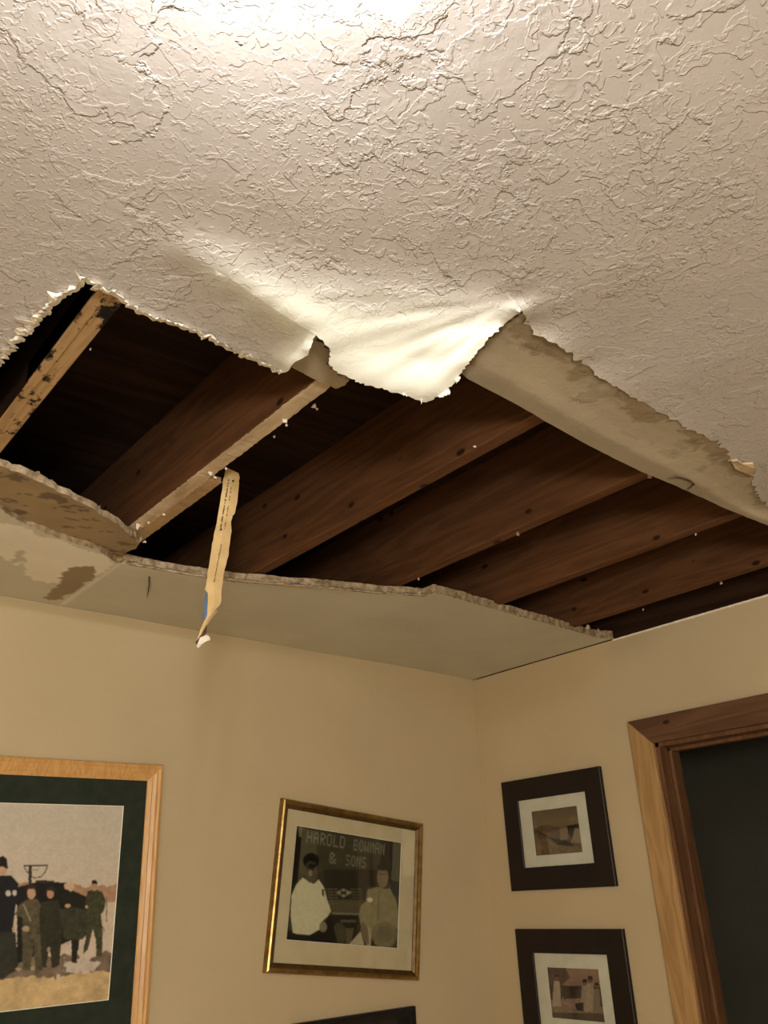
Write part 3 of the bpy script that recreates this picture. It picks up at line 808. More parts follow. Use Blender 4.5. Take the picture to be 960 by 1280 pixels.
for a, b in rows:
    m1 = (a + b) / 2
    vs += [tp_pt(*a, off=0.003), tp_pt(*m1), tp_pt(*b, off=0.002), tp_pt(*b, off=0.0035), tp_pt(*m1, off=0.0015), tp_pt(*a, off=0.0045)]
for i in range(len(rows) - 1):
    for a in range(6):
        b = (a + 1) % 6; fs.append((6 * i + a, 6 * i + b, 6 * i + 6 + b, 6 * i + 6 + a))
fs += [(5, 4, 3, 2, 1, 0), tuple(6 * (len(rows) - 1) + q for q in range(6))]
mesh_obj('strip', vs, fs, M['tan_paper'], tp, smooth=False)
# blue edge sliver
k = MB(); pp = [tp_pt(x, y, 0.001) for x, y in [(259.5, 741), (257.5, 741), (255, 757), (253.5, 772), (256.5, 774), (259, 768)]]
k.poly_prism(pp, (0, 0.0015, 0)); o = k.build('blue_backing', M['blue'], tp); o['label'] = 'dull blue backing sliver'
# printed lettering: two faint columns of small marks
k = MB(); r = np.random.RandomState(4)
def marks(xa, ya, xb, yb, wpx, dens):
    n_ = int(hypot(xb - xa, yb - ya) / 1.5)
    for i in range(n_):
        if r.rand() > dens: continue
        t = i / n_; x = xa + (xb - xa) * t; y = ya + (yb - ya) * t; w_ = wpx * (0.4 + 0.6 * r.rand()); h_ = 0.5 + 0.5 * r.rand()
        xo = r.randn() * 0.15
        k.poly_prism([tp_pt(x - w_ / 2 + xo, y, -0.0016), tp_pt(x + w_ / 2 + xo, y + 0.2, -0.0016), tp_pt(x + w_ / 2 + xo, y + h_, -0.0016), tp_pt(x - w_ / 2 + xo, y + h_, -0.0016)], (0, 0.002, 0))
marks(286.5, 598, 276, 660, 1.8, 0.85); o = k.build('printing', M['ink'], tp, ); k = MB()
marks(289.5, 606, 281, 662, 1.3, 0.6); o = k.build('printing', M['ink'], tp); k = MB()
marks(277, 679, 274, 695, 1.9, 0.9); marks(274, 695, 267.5, 728, 1.2, 1.0); o = k.build('printing', M['ink'], tp)
for (x, y) in [(291.7, 601), (276.5, 661.5)]:
    k = MB(); c_ = [tp_pt(x + 1.2 * cos(a), y + 1.4 * sin(a), -0.0018) for a in np.linspace(0, 2 * pi, 9)[:-1]]; k.poly_prism(c_, (0, 0.003, 0))
    k.build('nail_hole', M['ink'], tp)
k = MB(); k.poly_prism([tp_pt(x, y, 0.001) for x, y in [(271, 762), (271.5, 764), (263, 775), (259.5, 781), (260, 776)]], (0, 0.001, 0)); k.build('curled_edge', M['kraft'], tp)
k = MB(); k.poly_prism([tp_pt(x, y, -0.001) for x, y in [(259, 781), (258, 792), (255, 796), (248, 806), (245, 803), (252, 793)]], (0, 0.003, 0)); k.build('charred_tip', M['ink'], tp)
k = MB(); k.poly_prism([tp_pt(x, y, -0.003 + 0.002 * (i % 2)) for i, (x, y) in enumerate([(246, 808), (250, 797), (255, 795), (258, 793), (262, 796), (263, 800), (257, 802), (252, 806), (248, 810)])], (0, 0.002, 0))
o = k.build('white_scrap', M['paper'], tp); o['label'] = 'white paper scrap at the tip'
tp['label'] = 'long strip of tan printed edge tape dangling from the second joist'

# ------------------------------------------------------------------ ceiling light
LX1, LY1 = on_z(501, 38, H - 0.058)[:2]
LW = 0.36
LX, LY = LX1 - LW / 2, LY1 - LW / 2
lt = empty('ceiling_light', (LX, LY, H)); tag(lt, 'lit square frosted glass ceiling light at the top edge of the picture', 'ceiling light')
k = MB(); k.box((-0.06, -0.06, -0.006), (0.06, 0.06, 0)); k.build('base_plate', M['white_metal'], lt, bevel=0.006)
n_ = 22; vs, fs = [], []
def lz(u, v):
    e_ = max(abs(u), abs(v)); return -0.078 + 0.026 * e_ ** 4
for lay in (0, 0.004):
    for j in range(n_ + 1):
        for i in range(n_ + 1):
            u, v = i / n_ * 2 - 1, j / n_ * 2 - 1
            vs.append((u * LW / 2, v * LW / 2, lz(u, v) + lay))
K = (n_ + 1) ** 2
for j in range(n_):
    for i in range(n_):
        a = j * (n_ + 1) + i; f = (a, a + n_ + 1, a + n_ + 2, a + 1)
        fs.append(f); fs.append(tuple(K + q for q in f[::-1]))
ring = [i for i in range(n_ + 1)] + [j * (n_ + 1) + n_ for j in range(1, n_ + 1)] + [n_ * (n_ + 1) + i for i in range(n_ - 1, -1, -1)] + [j * (n_ + 1) for j in range(n_ - 1, 0, -1)]
for a, b in zip(ring, ring[1:] + ring[:1]): fs.append((a, b, K + b, K + a))
mesh_obj('glass_shade', vs, fs, M['shade'], lt, smooth=True)
k = MB(); k.poly_prism([(0.008 * cos(a), 0.008 * sin(a), -0.09) for a in np.linspace(0, 2 * pi, 17)[:-1]], (0, 0, 0.013)); k.build('finial', M['metal'], lt, bevel=0.002)
k = MB(); k.poly_prism([(0.004 * cos(a), 0.004 * sin(a), -0.08) for a in np.linspace(0, 2 * pi, 13)[:-1]], (0, 0, 0.06)); k.build('stem', M['metal'], lt)
for sx in (-1, 1):
    bl_ = bpy.data.lights.new('bulb_light', 'POINT'); bl_.energy = LAMP_POWER; bl_.color = LAMP_COL; bl_.shadow_soft_size = 0.03
    bo_ = bpy.data.objects.new('bulb_light', bl_); COL.objects.link(bo_); bo_.parent = lt; bo_.location = (-0.05 + sx * 0.055, 0.115, -0.034)
# unseen fill light added behind the viewpoint to brighten walls and far ceiling
fl_ = bpy.data.lights.new('fill_light', 'POINT'); fl_.energy = FILL_POWER; fl_.color = FILL_COL; fl_.shadow_soft_size = 0.16
fo_ = bpy.data.objects.new('fill_light', fl_); COL.objects.link(fo_); fo_.location = (-3.3, -3.7, 1.62)

# ------------------------------------------------------------------ pictures
def moulding(name, w_, h_, prof, mats, parent, midx=None):
    """prof: (inset, height) pairs from the outer edge inwards; swept round the rectangle with mitres"""
    vs, fs, mi = [], [], []
    prof = [(0, 0)] + list(prof) + [(prof[-1][0], 0)]
    for (ins, z) in prof:
        vs += [(ins, -ins, z), (w_ - ins, -ins, z), (w_ - ins, -h_ + ins, z), (ins, -h_ + ins, z)]
    for k_ in range(len(prof) - 1):
        for c_ in range(4):
            d_ = (c_ + 1) % 4
            fs.append((4 * k_ + d_, 4 * k_ + c_, 4 * k_ + 4 + c_, 4 * k_ + 4 + d_)); mi.append(midx[k_] if midx else 0)
    return mesh_obj(name, vs, fs, mats, parent, mi)

def wallmat(org, xdir, ydir, zdir):
    m = Matrix.Identity(4)
    for i in range(3):
        m[i][0] = xdir[i]; m[i][1] = ydir[i]; m[i][2] = zdir[i]; m[i][3] = org[i]
    return m

def mat_window(name, w_, h_, a, b, m, parent, z):
    """mat board with a bevelled window between a=(x0,y0) and b=(x1,y1); y measured down"""
    vs = []; bev = 0.0018
    for (x0, y0, x1, y1, zz) in ((0, 0, w_, h_, z), (a[0], a[1], b[0], b[1], z), (a[0] + bev, a[1] + bev, b[0] - bev, b[1] - bev, z - 0.0014)):
        vs += [(x0, -y0, zz), (x1, -y0, zz), (x1, -y1, zz), (x0, -y1, zz)]
    fs, mi = [], []
    for k_ in range(2):
        for c_ in range(4):
            d_ = (c_ + 1) % 4; fs.append((4 * k_ + d_, 4 * k_ + c_, 4 * k_ + 4 + c_, 4 * k_ + 4 + d_)); mi.append(k_)
    return mesh_obj('mat_board', vs, fs, [m, M['core']], parent, mi)

FONT = {'H': '10001 10001 10001 11111 10001 10001 10001', 'A': '01110 10001 10001 11111 10001 10001 10001', 'R': '11110 10001 10001 11110 10100 10010 10001',
        'O': '01110 10001 10001 10001 10001 10001 01110', 'L': '10000 10000 10000 10000 10000 10000 11111', 'D': '11110 10001 10001 10001 10001 10001 11110',
        'B': '11110 10001 10001 11110 10001 10001 11110', 'W': '10001 10001 10001 10101 10101 11011 10001', 'M': '10001 11011 10101 10101 10001 10001 10001',
        'N': '10001 11001 10101 10101 10011 10001 10001', 'S': '01111 10000 10000 01110 00001 00001 11110', '&': '01100 10010 10100 01000 10101 10010 01101',
        'E': '11111 10000 10000 11110 10000 10000 11111'}
class Canvas:
    """a photographic print painted into the vertex colours of a fine grid; coordinates come from a callable to 0..1"""
    def __init__(s, nx, ny, conv=None, seed=0):
        s.nx, s.ny = nx, ny; u, v = np.meshgrid((np.arange(nx) + .5) / nx, (np.arange(ny) + .5) / ny)
        s.P = np.c_[u.ravel(), v.ravel()]; s.c = np.zeros((nx * ny, 3)); s.conv = conv or (lambda p: p); s.seed = seed
    def _p(s, pts): return np.array([s.conv(p) for p in pts])
    def mask_poly(s, pts, j=0.0, sc=30):
        P = s.P
        if j: P = P + (np.c_[fbm(P, sc, s.seed + 5), fbm(P, sc, s.seed + 8)] - .5) * j
        return inside(P, s._p(pts))
    def put(s, m, colr, var=0.0, sc=30):
        q = lin(colr)[None]
        if var: q = q * (1 + var * 2 * (fbm(s.P, sc, s.seed + 11) - .5))[:, None]; q = q[m]
        s.c[m] = q
    def poly(s, pts, colr, var=0.0, j=0.0, sc=30): s.put(s.mask_poly(pts, j, sc), colr, var, sc)
    def ell(s, x, y, rx, ry, colr, var=0.0):
        s.poly([(x + rx * cos(a), y + ry * sin(a)) for a in np.linspace(0, 2 * pi, 25)[:-1]], colr, var)
    def line(s, x0, y0, x1, y1, w_, colr):
        d = np.array([x1 - x0, y1 - y0], float); d /= np.linalg.norm(d); n_ = np.array([-d[1], d[0]]) * w_ / 2
        s.poly([(x0 + n_[0], y0 + n_[1]), (x1 + n_[0], y1 + n_[1]), (x1 - n_[0], y1 - n_[1]), (x0 - n_[0], y0 - n_[1])], colr)
    def vgrad(s, y0, y1, c0, c1):
        m = (s.P[:, 1] >= y0) & (s.P[:, 1] <= y1); t = ((s.P[m, 1] - y0) / (y1 - y0))[:, None]
        s.c[m] = lin(c0) * (1 - t) + lin(c1) * t
    def text(s, txt, u0, v0, u1, v1, colr, gap=0.35):
        n_ = len(txt); cw = (u1 - u0) / (n_ + gap * (n_ - 1))
        for i, ch in enumerate(txt):
            if ch == ' ': continue
            rows_ = FONT[ch].split(); x0 = u0 + i * cw * (1 + gap)
            cu_ = ((s.P[:, 0] - x0) / cw * 5); cv = ((s.P[:, 1] - v0) / (v1 - v0) * 7)
            ok = (cu_ >= 0) & (cu_ < 5) & (cv >= 0) & (cv < 7); idx = np.where(ok)[0]
            bit = np.array([rows_[int(cv[q])][int(cu_[q])] == '1' for q in idx]); 
            if len(bit): s.c[idx[bit]] = lin(colr)
    def blur(s, n_=1):
        a = s.c.reshape(s.ny, s.nx, 3)
        for _ in range(n_):
            p = np.pad(a, ((1, 1), (1, 1), (0, 0)), 'edge'); a = (p[1:-1, 1:-1] * 2 + p[:-2, 1:-1] + p[2:, 1:-1] + p[1:-1, :-2] + p[1:-1, 2:]) / 6
        s.c = a.reshape(-1, 3)
    def build(s, name, a, b, z, parent, gain=1.0):
        s.c = s.c * gain * (1 + 0.16 * (fbm(s.P, 45, s.seed + 20) - .5) + 0.2 * (fbm(s.P, 110, s.seed + 25) - .5))[:, None]
        u = np.linspace(0, 1, s.nx); v = np.linspace(0, 1, s.ny); U, W = np.meshgrid(u, v)
        vs = np.c_[a[0] + (b[0] - a[0]) * U.ravel(), -(a[1] + (b[1] - a[1]) * W.ravel()), np.full(U.size, z)]
        i, j = np.meshgrid(np.arange(s.nx - 1), np.arange(s.ny - 1)); q = (j * s.nx + i).ravel()
        fs = np.c_[q, q + s.nx, q + s.nx + 1, q + 1]
        return mesh_obj(name, vs, fs, M['print'], parent, cols=s.c)

def frame_on(wall, TLp, TRp, BLp, name, label, W=None, Hh=None):
    f_ = on_y if wall == 'A' else on_x
    TL, TR, BL = (f_(*p) if len(p) == 2 else np.array(p) for p in (TLp, TRp, BLp))
    xd = (TR - TL); w_ = np.linalg.norm(xd); xd /= w_
    zd = np.array([0, -1, 0.]) if wall == 'A' else np.array([-1., 0, 0])
    yd = np.cross(zd, xd); hh = abs((TL - BL) @ yd)
    W = W or w_; Hh = Hh or hh
    e_ = empty(name, mat=wallmat(TL + zd * 0.001, xd, yd, zd)); tag(e_, label, 'picture', 'framed pictures on the walls')
    def to(p):                       # photo pixel -> local (x right, y down) on the frame's plane
        q = f_(*p) - TL; return np.array([q @ xd, -(q @ yd)])
    return e_, W, Hh, to
def rectof(to, pts):
    q = np.array([to(p) for p in pts]); return (q[:, 0].min(), q[:, 1].min()), (q[:, 0].max(), q[:, 1].max())
def add_glass(e_, w_, h_, ins, z):
    k_ = MB(); k_.box((ins, -h_ + ins, z), (w_ - ins, -ins, z + 0.0015)); return k_.build('glass', M['glass'], e_)
def back(e_, w_, h_, z=0.004):
    k_ = MB(); k_.box((0.006, -h_ + 0.006, 0.0), (w_ - 0.006, -0.006, z)); return k_.build('backing_board', M['kraft'], e_)
GR = 'framed pictures on the walls'

# --- big colour group photograph, left
TRw = on_y(202, 957); WL, HL = 1.02 * S, 0.98 * S
e_, w_, h_, to = frame_on('A', tuple(TRw - [WL, 0, 0]), tuple(TRw), tuple(TRw - [WL, 0, HL]), 'framed_photograph',
    'large colour group photograph in honey wood frame with dark green mat, leftmost', WL, HL)
moulding('frame', w_, h_, [(0.0, 0.014), (0.004, 0.022), (0.012, 0.025), (0.018, 0.021), (0.024, 0.0215), (0.034, 0.017), (0.037, 0.018), (0.046, 0.0125), (0.050, 0.0115)], M['frame_pine'], e_)
back(e_, w_, h_)
b1 = to((152.5, 1007.8)); b2 = to((134.5, 1249.8)); px1 = (b1[0] + b2[0]) / 2; top_, bot_ = b1[1], b2[1]
px0 = w_ - px1
mat_window('mat_board', w_ - 0.04, h_ - 0.04, (px0, top_), (px1, bot_), M['mat_green'], e_, 0.0095)
def cvl(p):
    q = to((p[0] / 5.5625, p[1] / 5.5652 + 1050)); return ((q[0] - px0) / (px1 - px0), (q[1] - top_) / (bot_ - top_))
cvs = Canvas(300, 260, cvl, 1)
cvs.vgrad(0, 1, (198, 190, 176), (206, 190, 170))
gy = cvl((400, 430))[1]
cvs.poly([(-900, 300), (480, 305), (560, 325), (650, 320), (740, 325), (830, 300), (860, 450), (-900, 560)], (172, 136, 108), 0.25, 0.03, 40)
cvs.poly([(-900, 480), (480, 440), (700, 440), (860, 420), (860, 1200), (-900, 1300)], (206, 190, 172), 0.12)
cvs.poly([(-900, 850), (300, 800), (560, 830), (700, 760), (860, 800), (860, 1000), (500, 960), (-900, 1100)], (120, 104, 88), 0.5, 0.10, 25)
cvs.poly([(-900, 1020), (300, 960), (520, 930), (860, 900), (860, 1300), (-900, 1500)], (202, 176, 130), 0.35, 0.06, 22)
cvs.poly([(420, 860), (600, 815), (700, 850), (640, 930), (450, 910)], (192, 180, 168), 0.3, 0.05, 30)
cvs.poly([(110, 330), (190, 308), (280, 285), (455, 300), (470, 340), (600, 400), (600, 600), (480, 700), (110, 860)], (22, 20, 18), 0.3)
cvs.line(155, 182, 325, 180, 11, (42, 38, 34)); cvs.line(203, 185, 200, 305, 22, (40, 36, 32)); cvs.line(160, 190, 188, 235, 7, (50, 46, 40)); cvs.line(188, 235, 225, 265, 7, (50, 46, 40)); cvs.line(225, 265, 275, 260, 9, (50, 46, 40)); cvs.line(275, 260, 305, 225, 7, (50, 46, 40)); cvs.line(305, 225, 322, 182, 7, (50, 46, 40))
cvs.line(240, 290, 370, 292, 18, (50, 44, 38)); cvs.line(215, 210, 260, 207, 5, (90, 84, 74))
FL = (196, 160, 130)
def man(x, hy, s, body, legs, cap, face=FL, arm=True, var=0.5):
    """small standing figure inside the print: x centre, hy head centre, s head radius"""
    cvs.poly([(x - 1.9 * s, hy + 8.5 * s), (x - 1.7 * s, hy + 17 * s), (x - .5 * s, hy + 17 * s), (x, hy + 10 * s), (x + .6 * s, hy + 17 * s), (x + 1.8 * s, hy + 17 * s), (x + 2 * s, hy + 8.5 * s)], legs, var, 0.004)
    cvs.poly([(x - s, hy + 1.3 * s), (x + s, hy + 1.3 * s), (x + 2.5 * s, hy + 2.4 * s), (x + 2.9 * s, hy + 6 * s), (x + 2.2 * s, hy + 9.2 * s), (x - 2.2 * s, hy + 9.2 * s), (x - 2.9 * s, hy + 6 * s), (x - 2.5 * s, hy + 2.4 * s)], body, var, 0.004)
    cvs.ell(x, hy, s, s * 1.45, face, 0.3); cvs.poly([(x - 1.1 * s, hy - .2 * s), (x - 1.0 * s, hy - 1.2 * s), (x, hy - 1.8 * s), (x + 1.0 * s, hy - 1.2 * s), (x + 1.1 * s, hy - .2 * s), (x, hy - .5 * s)], cap)
for dx in (-130, -300, -460, -620): man(dx, 330 - dx * 0.02, 30, (48, 50, 36), (52, 52, 40), (30, 28, 24))
cvs.poly([(-60, 245), (70, 250), (118, 300), (112, 400), (90, 560), (80, 650), (-70, 650), (-90, 400)], (20, 22, 28), 0.3)
cvs.poly([(-80, 640), (100, 640), (120, 900), (60, 930), (20, 960), (-80, 980)], (44, 46, 36), 0.5)
cvs.ell(14, 205, 28, 46, FL, 0.2); cvs.poly([(-25, 195), (-20, 130), (10, 110), (40, 130), (47, 185), (44, 205), (10, 185)], (24, 20, 20))
cvs.ell(50, 372, 17, 22, (200, 196, 184)); cvs.ell(93, 368, 15, 20, (200, 196, 184)); cvs.ell(88, 618, 11, 17, (190, 160, 130))
cvs.poly([(180, 410), (250, 410), (290, 480), (285, 620), (290, 900), (240, 935), (225, 710), (205, 905), (150, 900), (145, 620), (150, 540), (95, 520), (130, 450)], (84, 78, 58), 0.7, 0.006, 60)
cvs.ell(210, 372, 28, 42, FL, 0.2); cvs.poly([(178, 360), (180, 325), (205, 312), (240, 322), (246, 365), (225, 340), (195, 340)], (52, 44, 34)); cvs.line(155, 445, 205, 565, 8, (160, 152, 132)); cvs.ell(172, 618, 26, 20, (168, 150, 118), 0.3)
cvs.poly([(280, 430), (400, 415), (425, 600), (405, 870), (350, 890), (335, 720), (315, 885), (285, 880), (262, 520)], (46, 46, 34), 0.5, 0.006, 60)
cvs.ell(342, 375, 24, 33, (184, 140, 112), 0.2); cvs.poly([(308, 362), (315, 335), (345, 322), (372, 338), (374, 368), (342, 350)], (44, 42, 32))
cvs.poly([(400, 390), (460, 360), (540, 370), (585, 420), (580, 520), (535, 600), (542, 700), (520, 850), (490, 850), (485, 700), (430, 690), (420, 520), (440, 470)], (30, 30, 25), 0.5)
cvs.ell(482, 322, 24, 36, (206, 178, 146), 0.2); cvs.ell(452, 322, 15, 22, (206, 178, 146)); cvs.ell(462, 458, 20, 14, (190, 156, 122))
cvs.poly([(400, 480), (520, 470), (650, 500), (645, 600), (560, 690), (440, 690)], (56, 58, 42), 0.7, 0.01, 60)
cvs.poly([(600, 355), (640, 345), (700, 360), (722, 420), (718, 480), (692, 520), (704, 640), (698, 805), (660, 805), (655, 690), (634, 620), (602, 760), (568, 795), (590, 640), (600, 500), (582, 430)], (64, 66, 44), 0.7, 0.005, 60)
cvs.ell(645, 325, 19, 30, (176, 140, 112), 0.2); cvs.poly([(624, 308), (628, 284), (648, 278), (666, 290), (668, 312), (646, 304)], (22, 20, 20)); cvs.ell(592, 465, 10, 12, (190, 160, 130)); cvs.line(731, 390, 730, 572, 8, (118, 112, 100)); cvs.line(700, 600, 716, 632, 7, (60, 50, 40)); cvs.line(605, 370, 590, 420, 8, (70, 60, 50))
for (x, y, rx, ry) in [(120, 895, 20, 10), (220, 890, 16, 14), (465, 718, 10, 9), (330, 760, 12, 16)]: cvs.ell(x, y, rx, ry, (170, 156, 132), 0.3)
cvs.blur(1); cvs.c *= 0.95
cvs.build('photo_print', (px0, top_), (px1, bot_), 0.0078, e_)

# --- crooked gold framed black and white photograph
e_, w_, h_, to = frame_on('A', (350, 998), (525, 1030), (326, 1216), 'framed_photograph', 'gold framed black and white photograph of two men, hanging crooked on the back wall')
gi = to((359, 1012.3)); gj = to((510.7, 1212.4)); gw = 0.030
moulding('frame', w_, h_, [(0.0, 0.014), (0.003, 0.021), (0.008, 0.024), (0.013, 0.022), (0.017, 0.016), (0.021, 0.0165), (gw, 0.010)], [M['frame_gold'], M['frame_gold_dark']], e_, [0, 0, 0, 0, 0, 1, 1, 1])
back(e_, w_, h_)
a, b = rectof(to, [(369.9, 1032), (494.5, 1185.4), (501, 1053.4), (355.5, 1175.3)])
a = tuple(np.array([to((369.9, 1032)), to((355.5, 1175.3))])[:, 0].mean() if i == 0 else np.array([to((369.9, 1032)), to((501, 1053.4))])[:, 1].mean() for i in (0, 1))
b = (np.mean([to((501, 1053.4))[0], to((494.5, 1185.4))[0]]), np.mean([to((494.5, 1185.4))[1], to((355.5, 1175.3))[1]]))
mat_window('mat_board', w_ - 0.01, h_ - 0.01, a, b, M['mat_cream'], e_, 0.0075)
def cvm(p, a=a, b=b, to=to):
    q = to((350 + p[0] / 5.647, 1020 + p[1] / 5.644)); return ((q[0] - a[0]) / (b[0] - a[0]), (q[1] - a[1]) / (b[1] - a[1]))
cvs = Canvas(240, 200, cvm, 2)
cvs.c[:] = lin((58, 54, 40)); cvs.put(np.ones(len(cvs.P), bool), (60, 56, 42), 0.25, 8)
cvs.poly([(105, 60), (152, 60), (118, 480), (60, 560), (30, 890), (20, 890)], (26, 20, 14)); cvs.poly([(120, 80), (155, 80), (150, 150), (128, 150)], (112, 108, 84), 0.3)
cvs.poly([(150, 90), (260, 110), (250, 300), (130, 460), (120, 460)], (82, 78, 56), 0.2)
cvs.poly([(700, 140), (790, 160), (780, 480), (700, 460)], (34, 28, 22)); cvs.poly([(790, 160), (850, 180), (835, 470), (775, 450)], (88, 84, 62)); cvs.poly([(300, 380), (680, 380), (680, 500), (300, 500)], (44, 40, 30), 0.3)
cvs.text('HAROLD', 0.10, 0.035, 0.445, 0.145, (122, 120, 98)); cvs.text('BOWMAN', 0.53, 0.045, 0.83, 0.15, (116, 116, 96)); cvs.text('&', 0.315, 0.20, 0.375, 0.30, (128, 124, 98)); cvs.text('SONS', 0.465, 0.20, 0.655, 0.30, (122, 116, 92))
cvs.poly([(300, 500), (600, 500), (590, 590), (310, 590)], (40, 38, 30))
for y in (515, 535, 555, 575): cvs.line(310, y, 400, y + 3, 7, (100, 94, 72)); cvs.line(490, y, 570, y + 3, 7, (90, 84, 62))
cvs.poly([(385, 540), (440, 512), (500, 540), (440, 575)], (132, 124, 98)); cvs.poly([(415, 520), (440, 535), (465, 520), (455, 542), (465, 562), (440, 550), (415, 562), (425, 542)], (20, 18, 14))
cvs.poly([(320, 590), (570, 590), (550, 690), (340, 680)], (84, 76, 54), 0.2); cvs.line(360, 686, 550, 692, 12, (122, 116, 92)); cvs.poly([(330, 700), (545, 700), (520, 900), (300, 890), (310, 760)], (40, 36, 28), 0.3)
cvs.line(420, 740, 530, 742, 16, (86, 84, 72)); cvs.poly([(455, 790), (515, 790), (490, 900), (460, 900)], (90, 82, 60)); cvs.ell(410, 830, 50, 80, (72, 66, 48), 0.2)
cvs.poly([(85, 820), (270, 795), (350, 700), (400, 900), (30, 890), (45, 800)], (28, 24, 18))
cvs.poly([(155, 435), (200, 470), (235, 480), (265, 448), (300, 500), (325, 590), (352, 670), (330, 705), (285, 745), (270, 800), (200, 838), (85, 825), (68, 700), (75, 560), (110, 480)], (190, 184, 154), 0.08)
cvs.ell(212, 395, 45, 76, (84, 74, 58), 0.25); cvs.ell(212, 318, 57, 55, (16, 13, 11)); cvs.poly([(175, 345), (200, 318), (240, 330), (255, 380), (240, 340), (200, 335), (182, 380)], (66, 56, 42)); cvs.ell(208, 405, 15, 22, (122, 110, 88)); cvs.line(185, 376, 235, 378, 6, (34, 28, 22)); cvs.poly([(285, 518), (302, 520), (304, 572), (290, 560)], (50, 44, 34)); cvs.ell(296, 782, 28, 36, (126, 116, 90), 0.2)
cvs.poly([(610, 520), (680, 500), (730, 515), (765, 510), (805, 585), (835, 700), (825, 800), (780, 770), (770, 850), (640, 860), (600, 900), (570, 800), (548, 700), (562, 630), (600, 600)], (128, 120, 90), 0.18)
cvs.ell(715, 435, 40, 72, (116, 104, 80), 0.25); cvs.ell(715, 362, 42, 26, (36, 30, 24)); cvs.line(690, 410, 745, 414, 6, (44, 36, 28)); cvs.ell(625, 592, 20, 16, (206, 198, 170)); cvs.line(692, 520, 680, 740, 6, (90, 84, 62)); cvs.ell(728, 836, 92, 92, (112, 104, 78), 0.2); cvs.ell(728, 836, 60, 60, (102, 95, 72), 0.2)
cvs.poly([(475, 908), (560, 812), (585, 908)], (164, 154, 126)); cvs.poly([(585, 770), (635, 790), (630, 915), (605, 915)], (150, 142, 116)); cvs.poly([(575, 740), (610, 790), (620, 900), (590, 890), (560, 800)], (104, 92, 66))
cvs.blur(2)
cvs.build('photo_print', a, b, 0.006, e_, 1.2)
add_glass(e_, w_, h_, 0.018, 0.0105)

# --- black frame peeking in at the bottom
TRb = on_y(515, 1257); WB_, HB_ = 0.60 * S, 0.48 * S
e_, w_, h_, to = frame_on('A', tuple(TRb - [WB_, 0, 0]), tuple(TRb), tuple(TRb - [WB_, 0, HB_]), 'framed_photograph', 'black framed picture cut off by the bottom edge, below the gold frame', WB_, HB_)
moulding('frame', w_, h_, [(0.0, 0.018), (0.003, 0.021), (0.010, 0.021), (0.012, 0.016), (0.028, 0.013)], M['frame_black'], e_)
back(e_, w_, h_)
mat_window('mat_board', w_ - 0.01, h_ - 0.01, (0.055, 0.055), (w_ - 0.055, h_ - 0.055), M['frame_black'], e_, 0.0095)
cvs = Canvas(80, 60, None, 3); cvs.c[:] = lin((96, 98, 84)); cvs.poly([(0, 0), (.62, 0), (.60, .4), (0, .5)], (36, 36, 32), .3); cvs.poly([(.62, 0), (.66, 0), (.66, .5), (.62, .5)], (190, 190, 180)); cvs.poly([(0, .5), (1, .45), (1, 1), (0, 1)], (70, 68, 58), .4)
cvs.build('photo_print', (0.055, 0.055), (w_ - 0.055, h_ - 0.055), 0.0085, e_)
add_glass(e_, w_, h_, 0.02, 0.0115)

# --- two espresso frames on the right wall
def espresso(TLp, TRp, BLp, matpx, photopx, label, conv, painter, seed, hh=None):
    e_, w_, h_, to = frame_on('B', TLp, TRp, BLp, 'framed_photograph', label, None, hh)
    ma, mb = to(matpx[0]), to(matpx[1]); fwid = 0.094 * S
    moulding('frame', w_, h_, [(0.0, 0.014), (0.002, 0.016), (fwid - 0.002, 0.016), (fwid, 0.0145)], M['frame_espresso'], e_)
    back(e_, w_, h_)
    a_ = to(photopx[0]); b_ = to(photopx[1])
    mat_window('mat_board', w_ - 0.012, h_ - 0.012, a_, b_, M['mat_white'], e_, 0.0085)
    def cv(p):
        q = to(conv(p)); return ((q[0] - a_[0]) / (b_[0] - a_[0]), (q[1] - a_[1]) / (b_[1] - a_[1]))
    c_ = Canvas(140, 110, cv, seed); painter(c_); c_.blur(1); c_.build('photo_print', a_, b_, 0.007, e_)
    add_glass(e_, w_, h_, fwid - 0.006, 0.0105)
def paint1(c_):
    c_.put(np.ones(len(c_.P), bool), (112, 96, 74), 0.15, 6)
    c_.vgrad(0, 0.45, (98, 84, 64), (132, 112, 86))
    c_.poly([(235, 395), (300, 370), (360, 380), (410, 370), (480, 400), (480, 520), (235, 520)], (104, 84, 64), 0.5, 0.03, 20)
    c_.poly([(250, 420), (330, 440), (400, 470), (480, 470), (480, 520), (250, 520)], (122, 98, 74), 0.6, 0.05, 18)
    c_.poly([(240, 380), (320, 420), (330, 430), (240, 400)], (70, 54, 42), 0.3); c_.poly([(320, 425), (400, 440), (440, 465), (360, 460)], (44, 32, 26), 0.4, 0.03)
    c_.poly([(400, 375), (460, 365), (465, 385), (440, 390), (430, 440), (405, 400)], (40, 28, 22), 0.3); c_.poly([(440, 385), (462, 388), (470, 455), (422, 448)], (150, 130, 104), 0.2); c_.poly([(370, 385), (405, 375), (410, 435), (375, 440)], (132, 112, 90), 0.3)
    c_.poly([(415, 345), (430, 330), (455, 335), (460, 365), (405, 368)], (134, 116, 88))
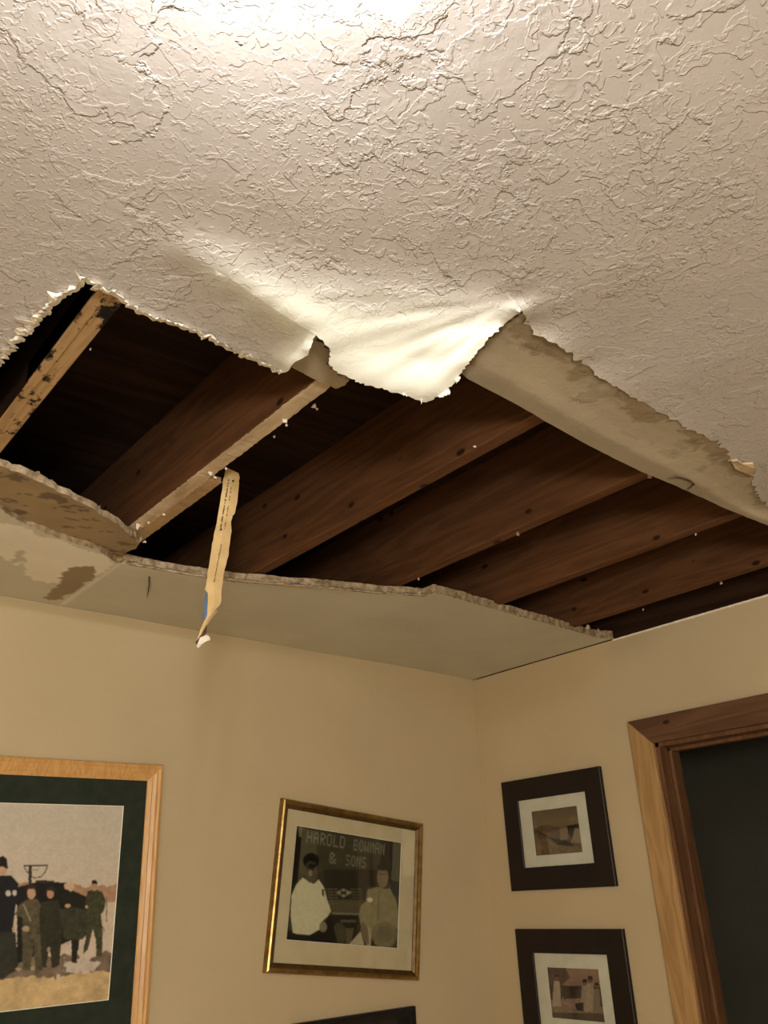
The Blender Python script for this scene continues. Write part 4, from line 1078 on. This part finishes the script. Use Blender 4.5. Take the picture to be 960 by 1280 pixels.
espresso((629.5, 978.6), (751.7, 957.9), (642.4, 1114), [(650, 998.3), (744.8, 1083)], [(665.5, 1014.2), (730.4, 1065.5)],
         'upper dark espresso frame with white mat on the right wall, landscape print', lambda p: (600 + p[0] / 3.659, 930 + p[1] / 3.657), paint1, 21)
def paint2(c_):
    c_.put(np.ones(len(c_.P), bool), (150, 122, 106), 0.2, 10)
    c_.poly([(310, 1015), (400, 1025), (420, 1070), (370, 1110), (320, 1120)], (92, 74, 64), 0.6, 0.05, 18); c_.poly([(320, 1100), (580, 1110), (590, 1200), (330, 1180)], (72, 58, 50), 0.5, 0.03, 20)
    c_.poly([(325, 1170), (480, 1160), (480, 1225), (335, 1225)], (150, 124, 110), 0.3, 0.03, 20); c_.poly([(330, 1225), (590, 1230), (590, 1290), (335, 1270)], (96, 80, 68), 0.3)
    def gown(x, y, s, cc):
        c_.poly([(x - 12 * s, y + 14 * s), (x + 12 * s, y + 14 * s), (x + 17 * s, y + 55 * s), (x + 20 * s, y + 130 * s), (x - 20 * s, y + 130 * s), (x - 16 * s, y + 55 * s)], cc, 0.25, 0.01, 40); c_.ell(x, y, 9 * s, 13 * s, (120, 90, 74)); c_.poly([(x - 11 * s, y), (x - 8 * s, y - 16 * s), (x + 8 * s, y - 16 * s), (x + 11 * s, y), (x, y - 5 * s)], (50, 38, 32))
    gown(358, 1068, 1.0, (188, 168, 150)); gown(485, 1090, 1.0, (160, 142, 124)); gown(510, 1078, 1.1, (172, 152, 132)); gown(540, 1105, .95, (138, 120, 104))
    for k_ in range(9):
        a0 = pi * k_ / 8; c_.line(420 + 36 * cos(a0), 1165 + 26 * sin(a0), 420 + 36 * cos(a0 + .4), 1165 + 26 * sin(a0 + .4), 4, (170, 150, 134))
    c_.poly([(440, 1185), (480, 1180), (480, 1222), (450, 1215)], (52, 42, 36))
espresso((647, 1161), (781, 1161), tuple(on_x(647, 1161) - [0, 0, 0.483 * S]), [(668.9, 1187.7), (770, 1290)], [(685.3, 1208.2), (758.5, 1278.5)],
         'lower dark espresso frame on the right wall, print of figures in long gowns', lambda p: (600 + p[0] / 3.659, 930 + p[1] / 3.657), paint2, 31, 0.483 * S)
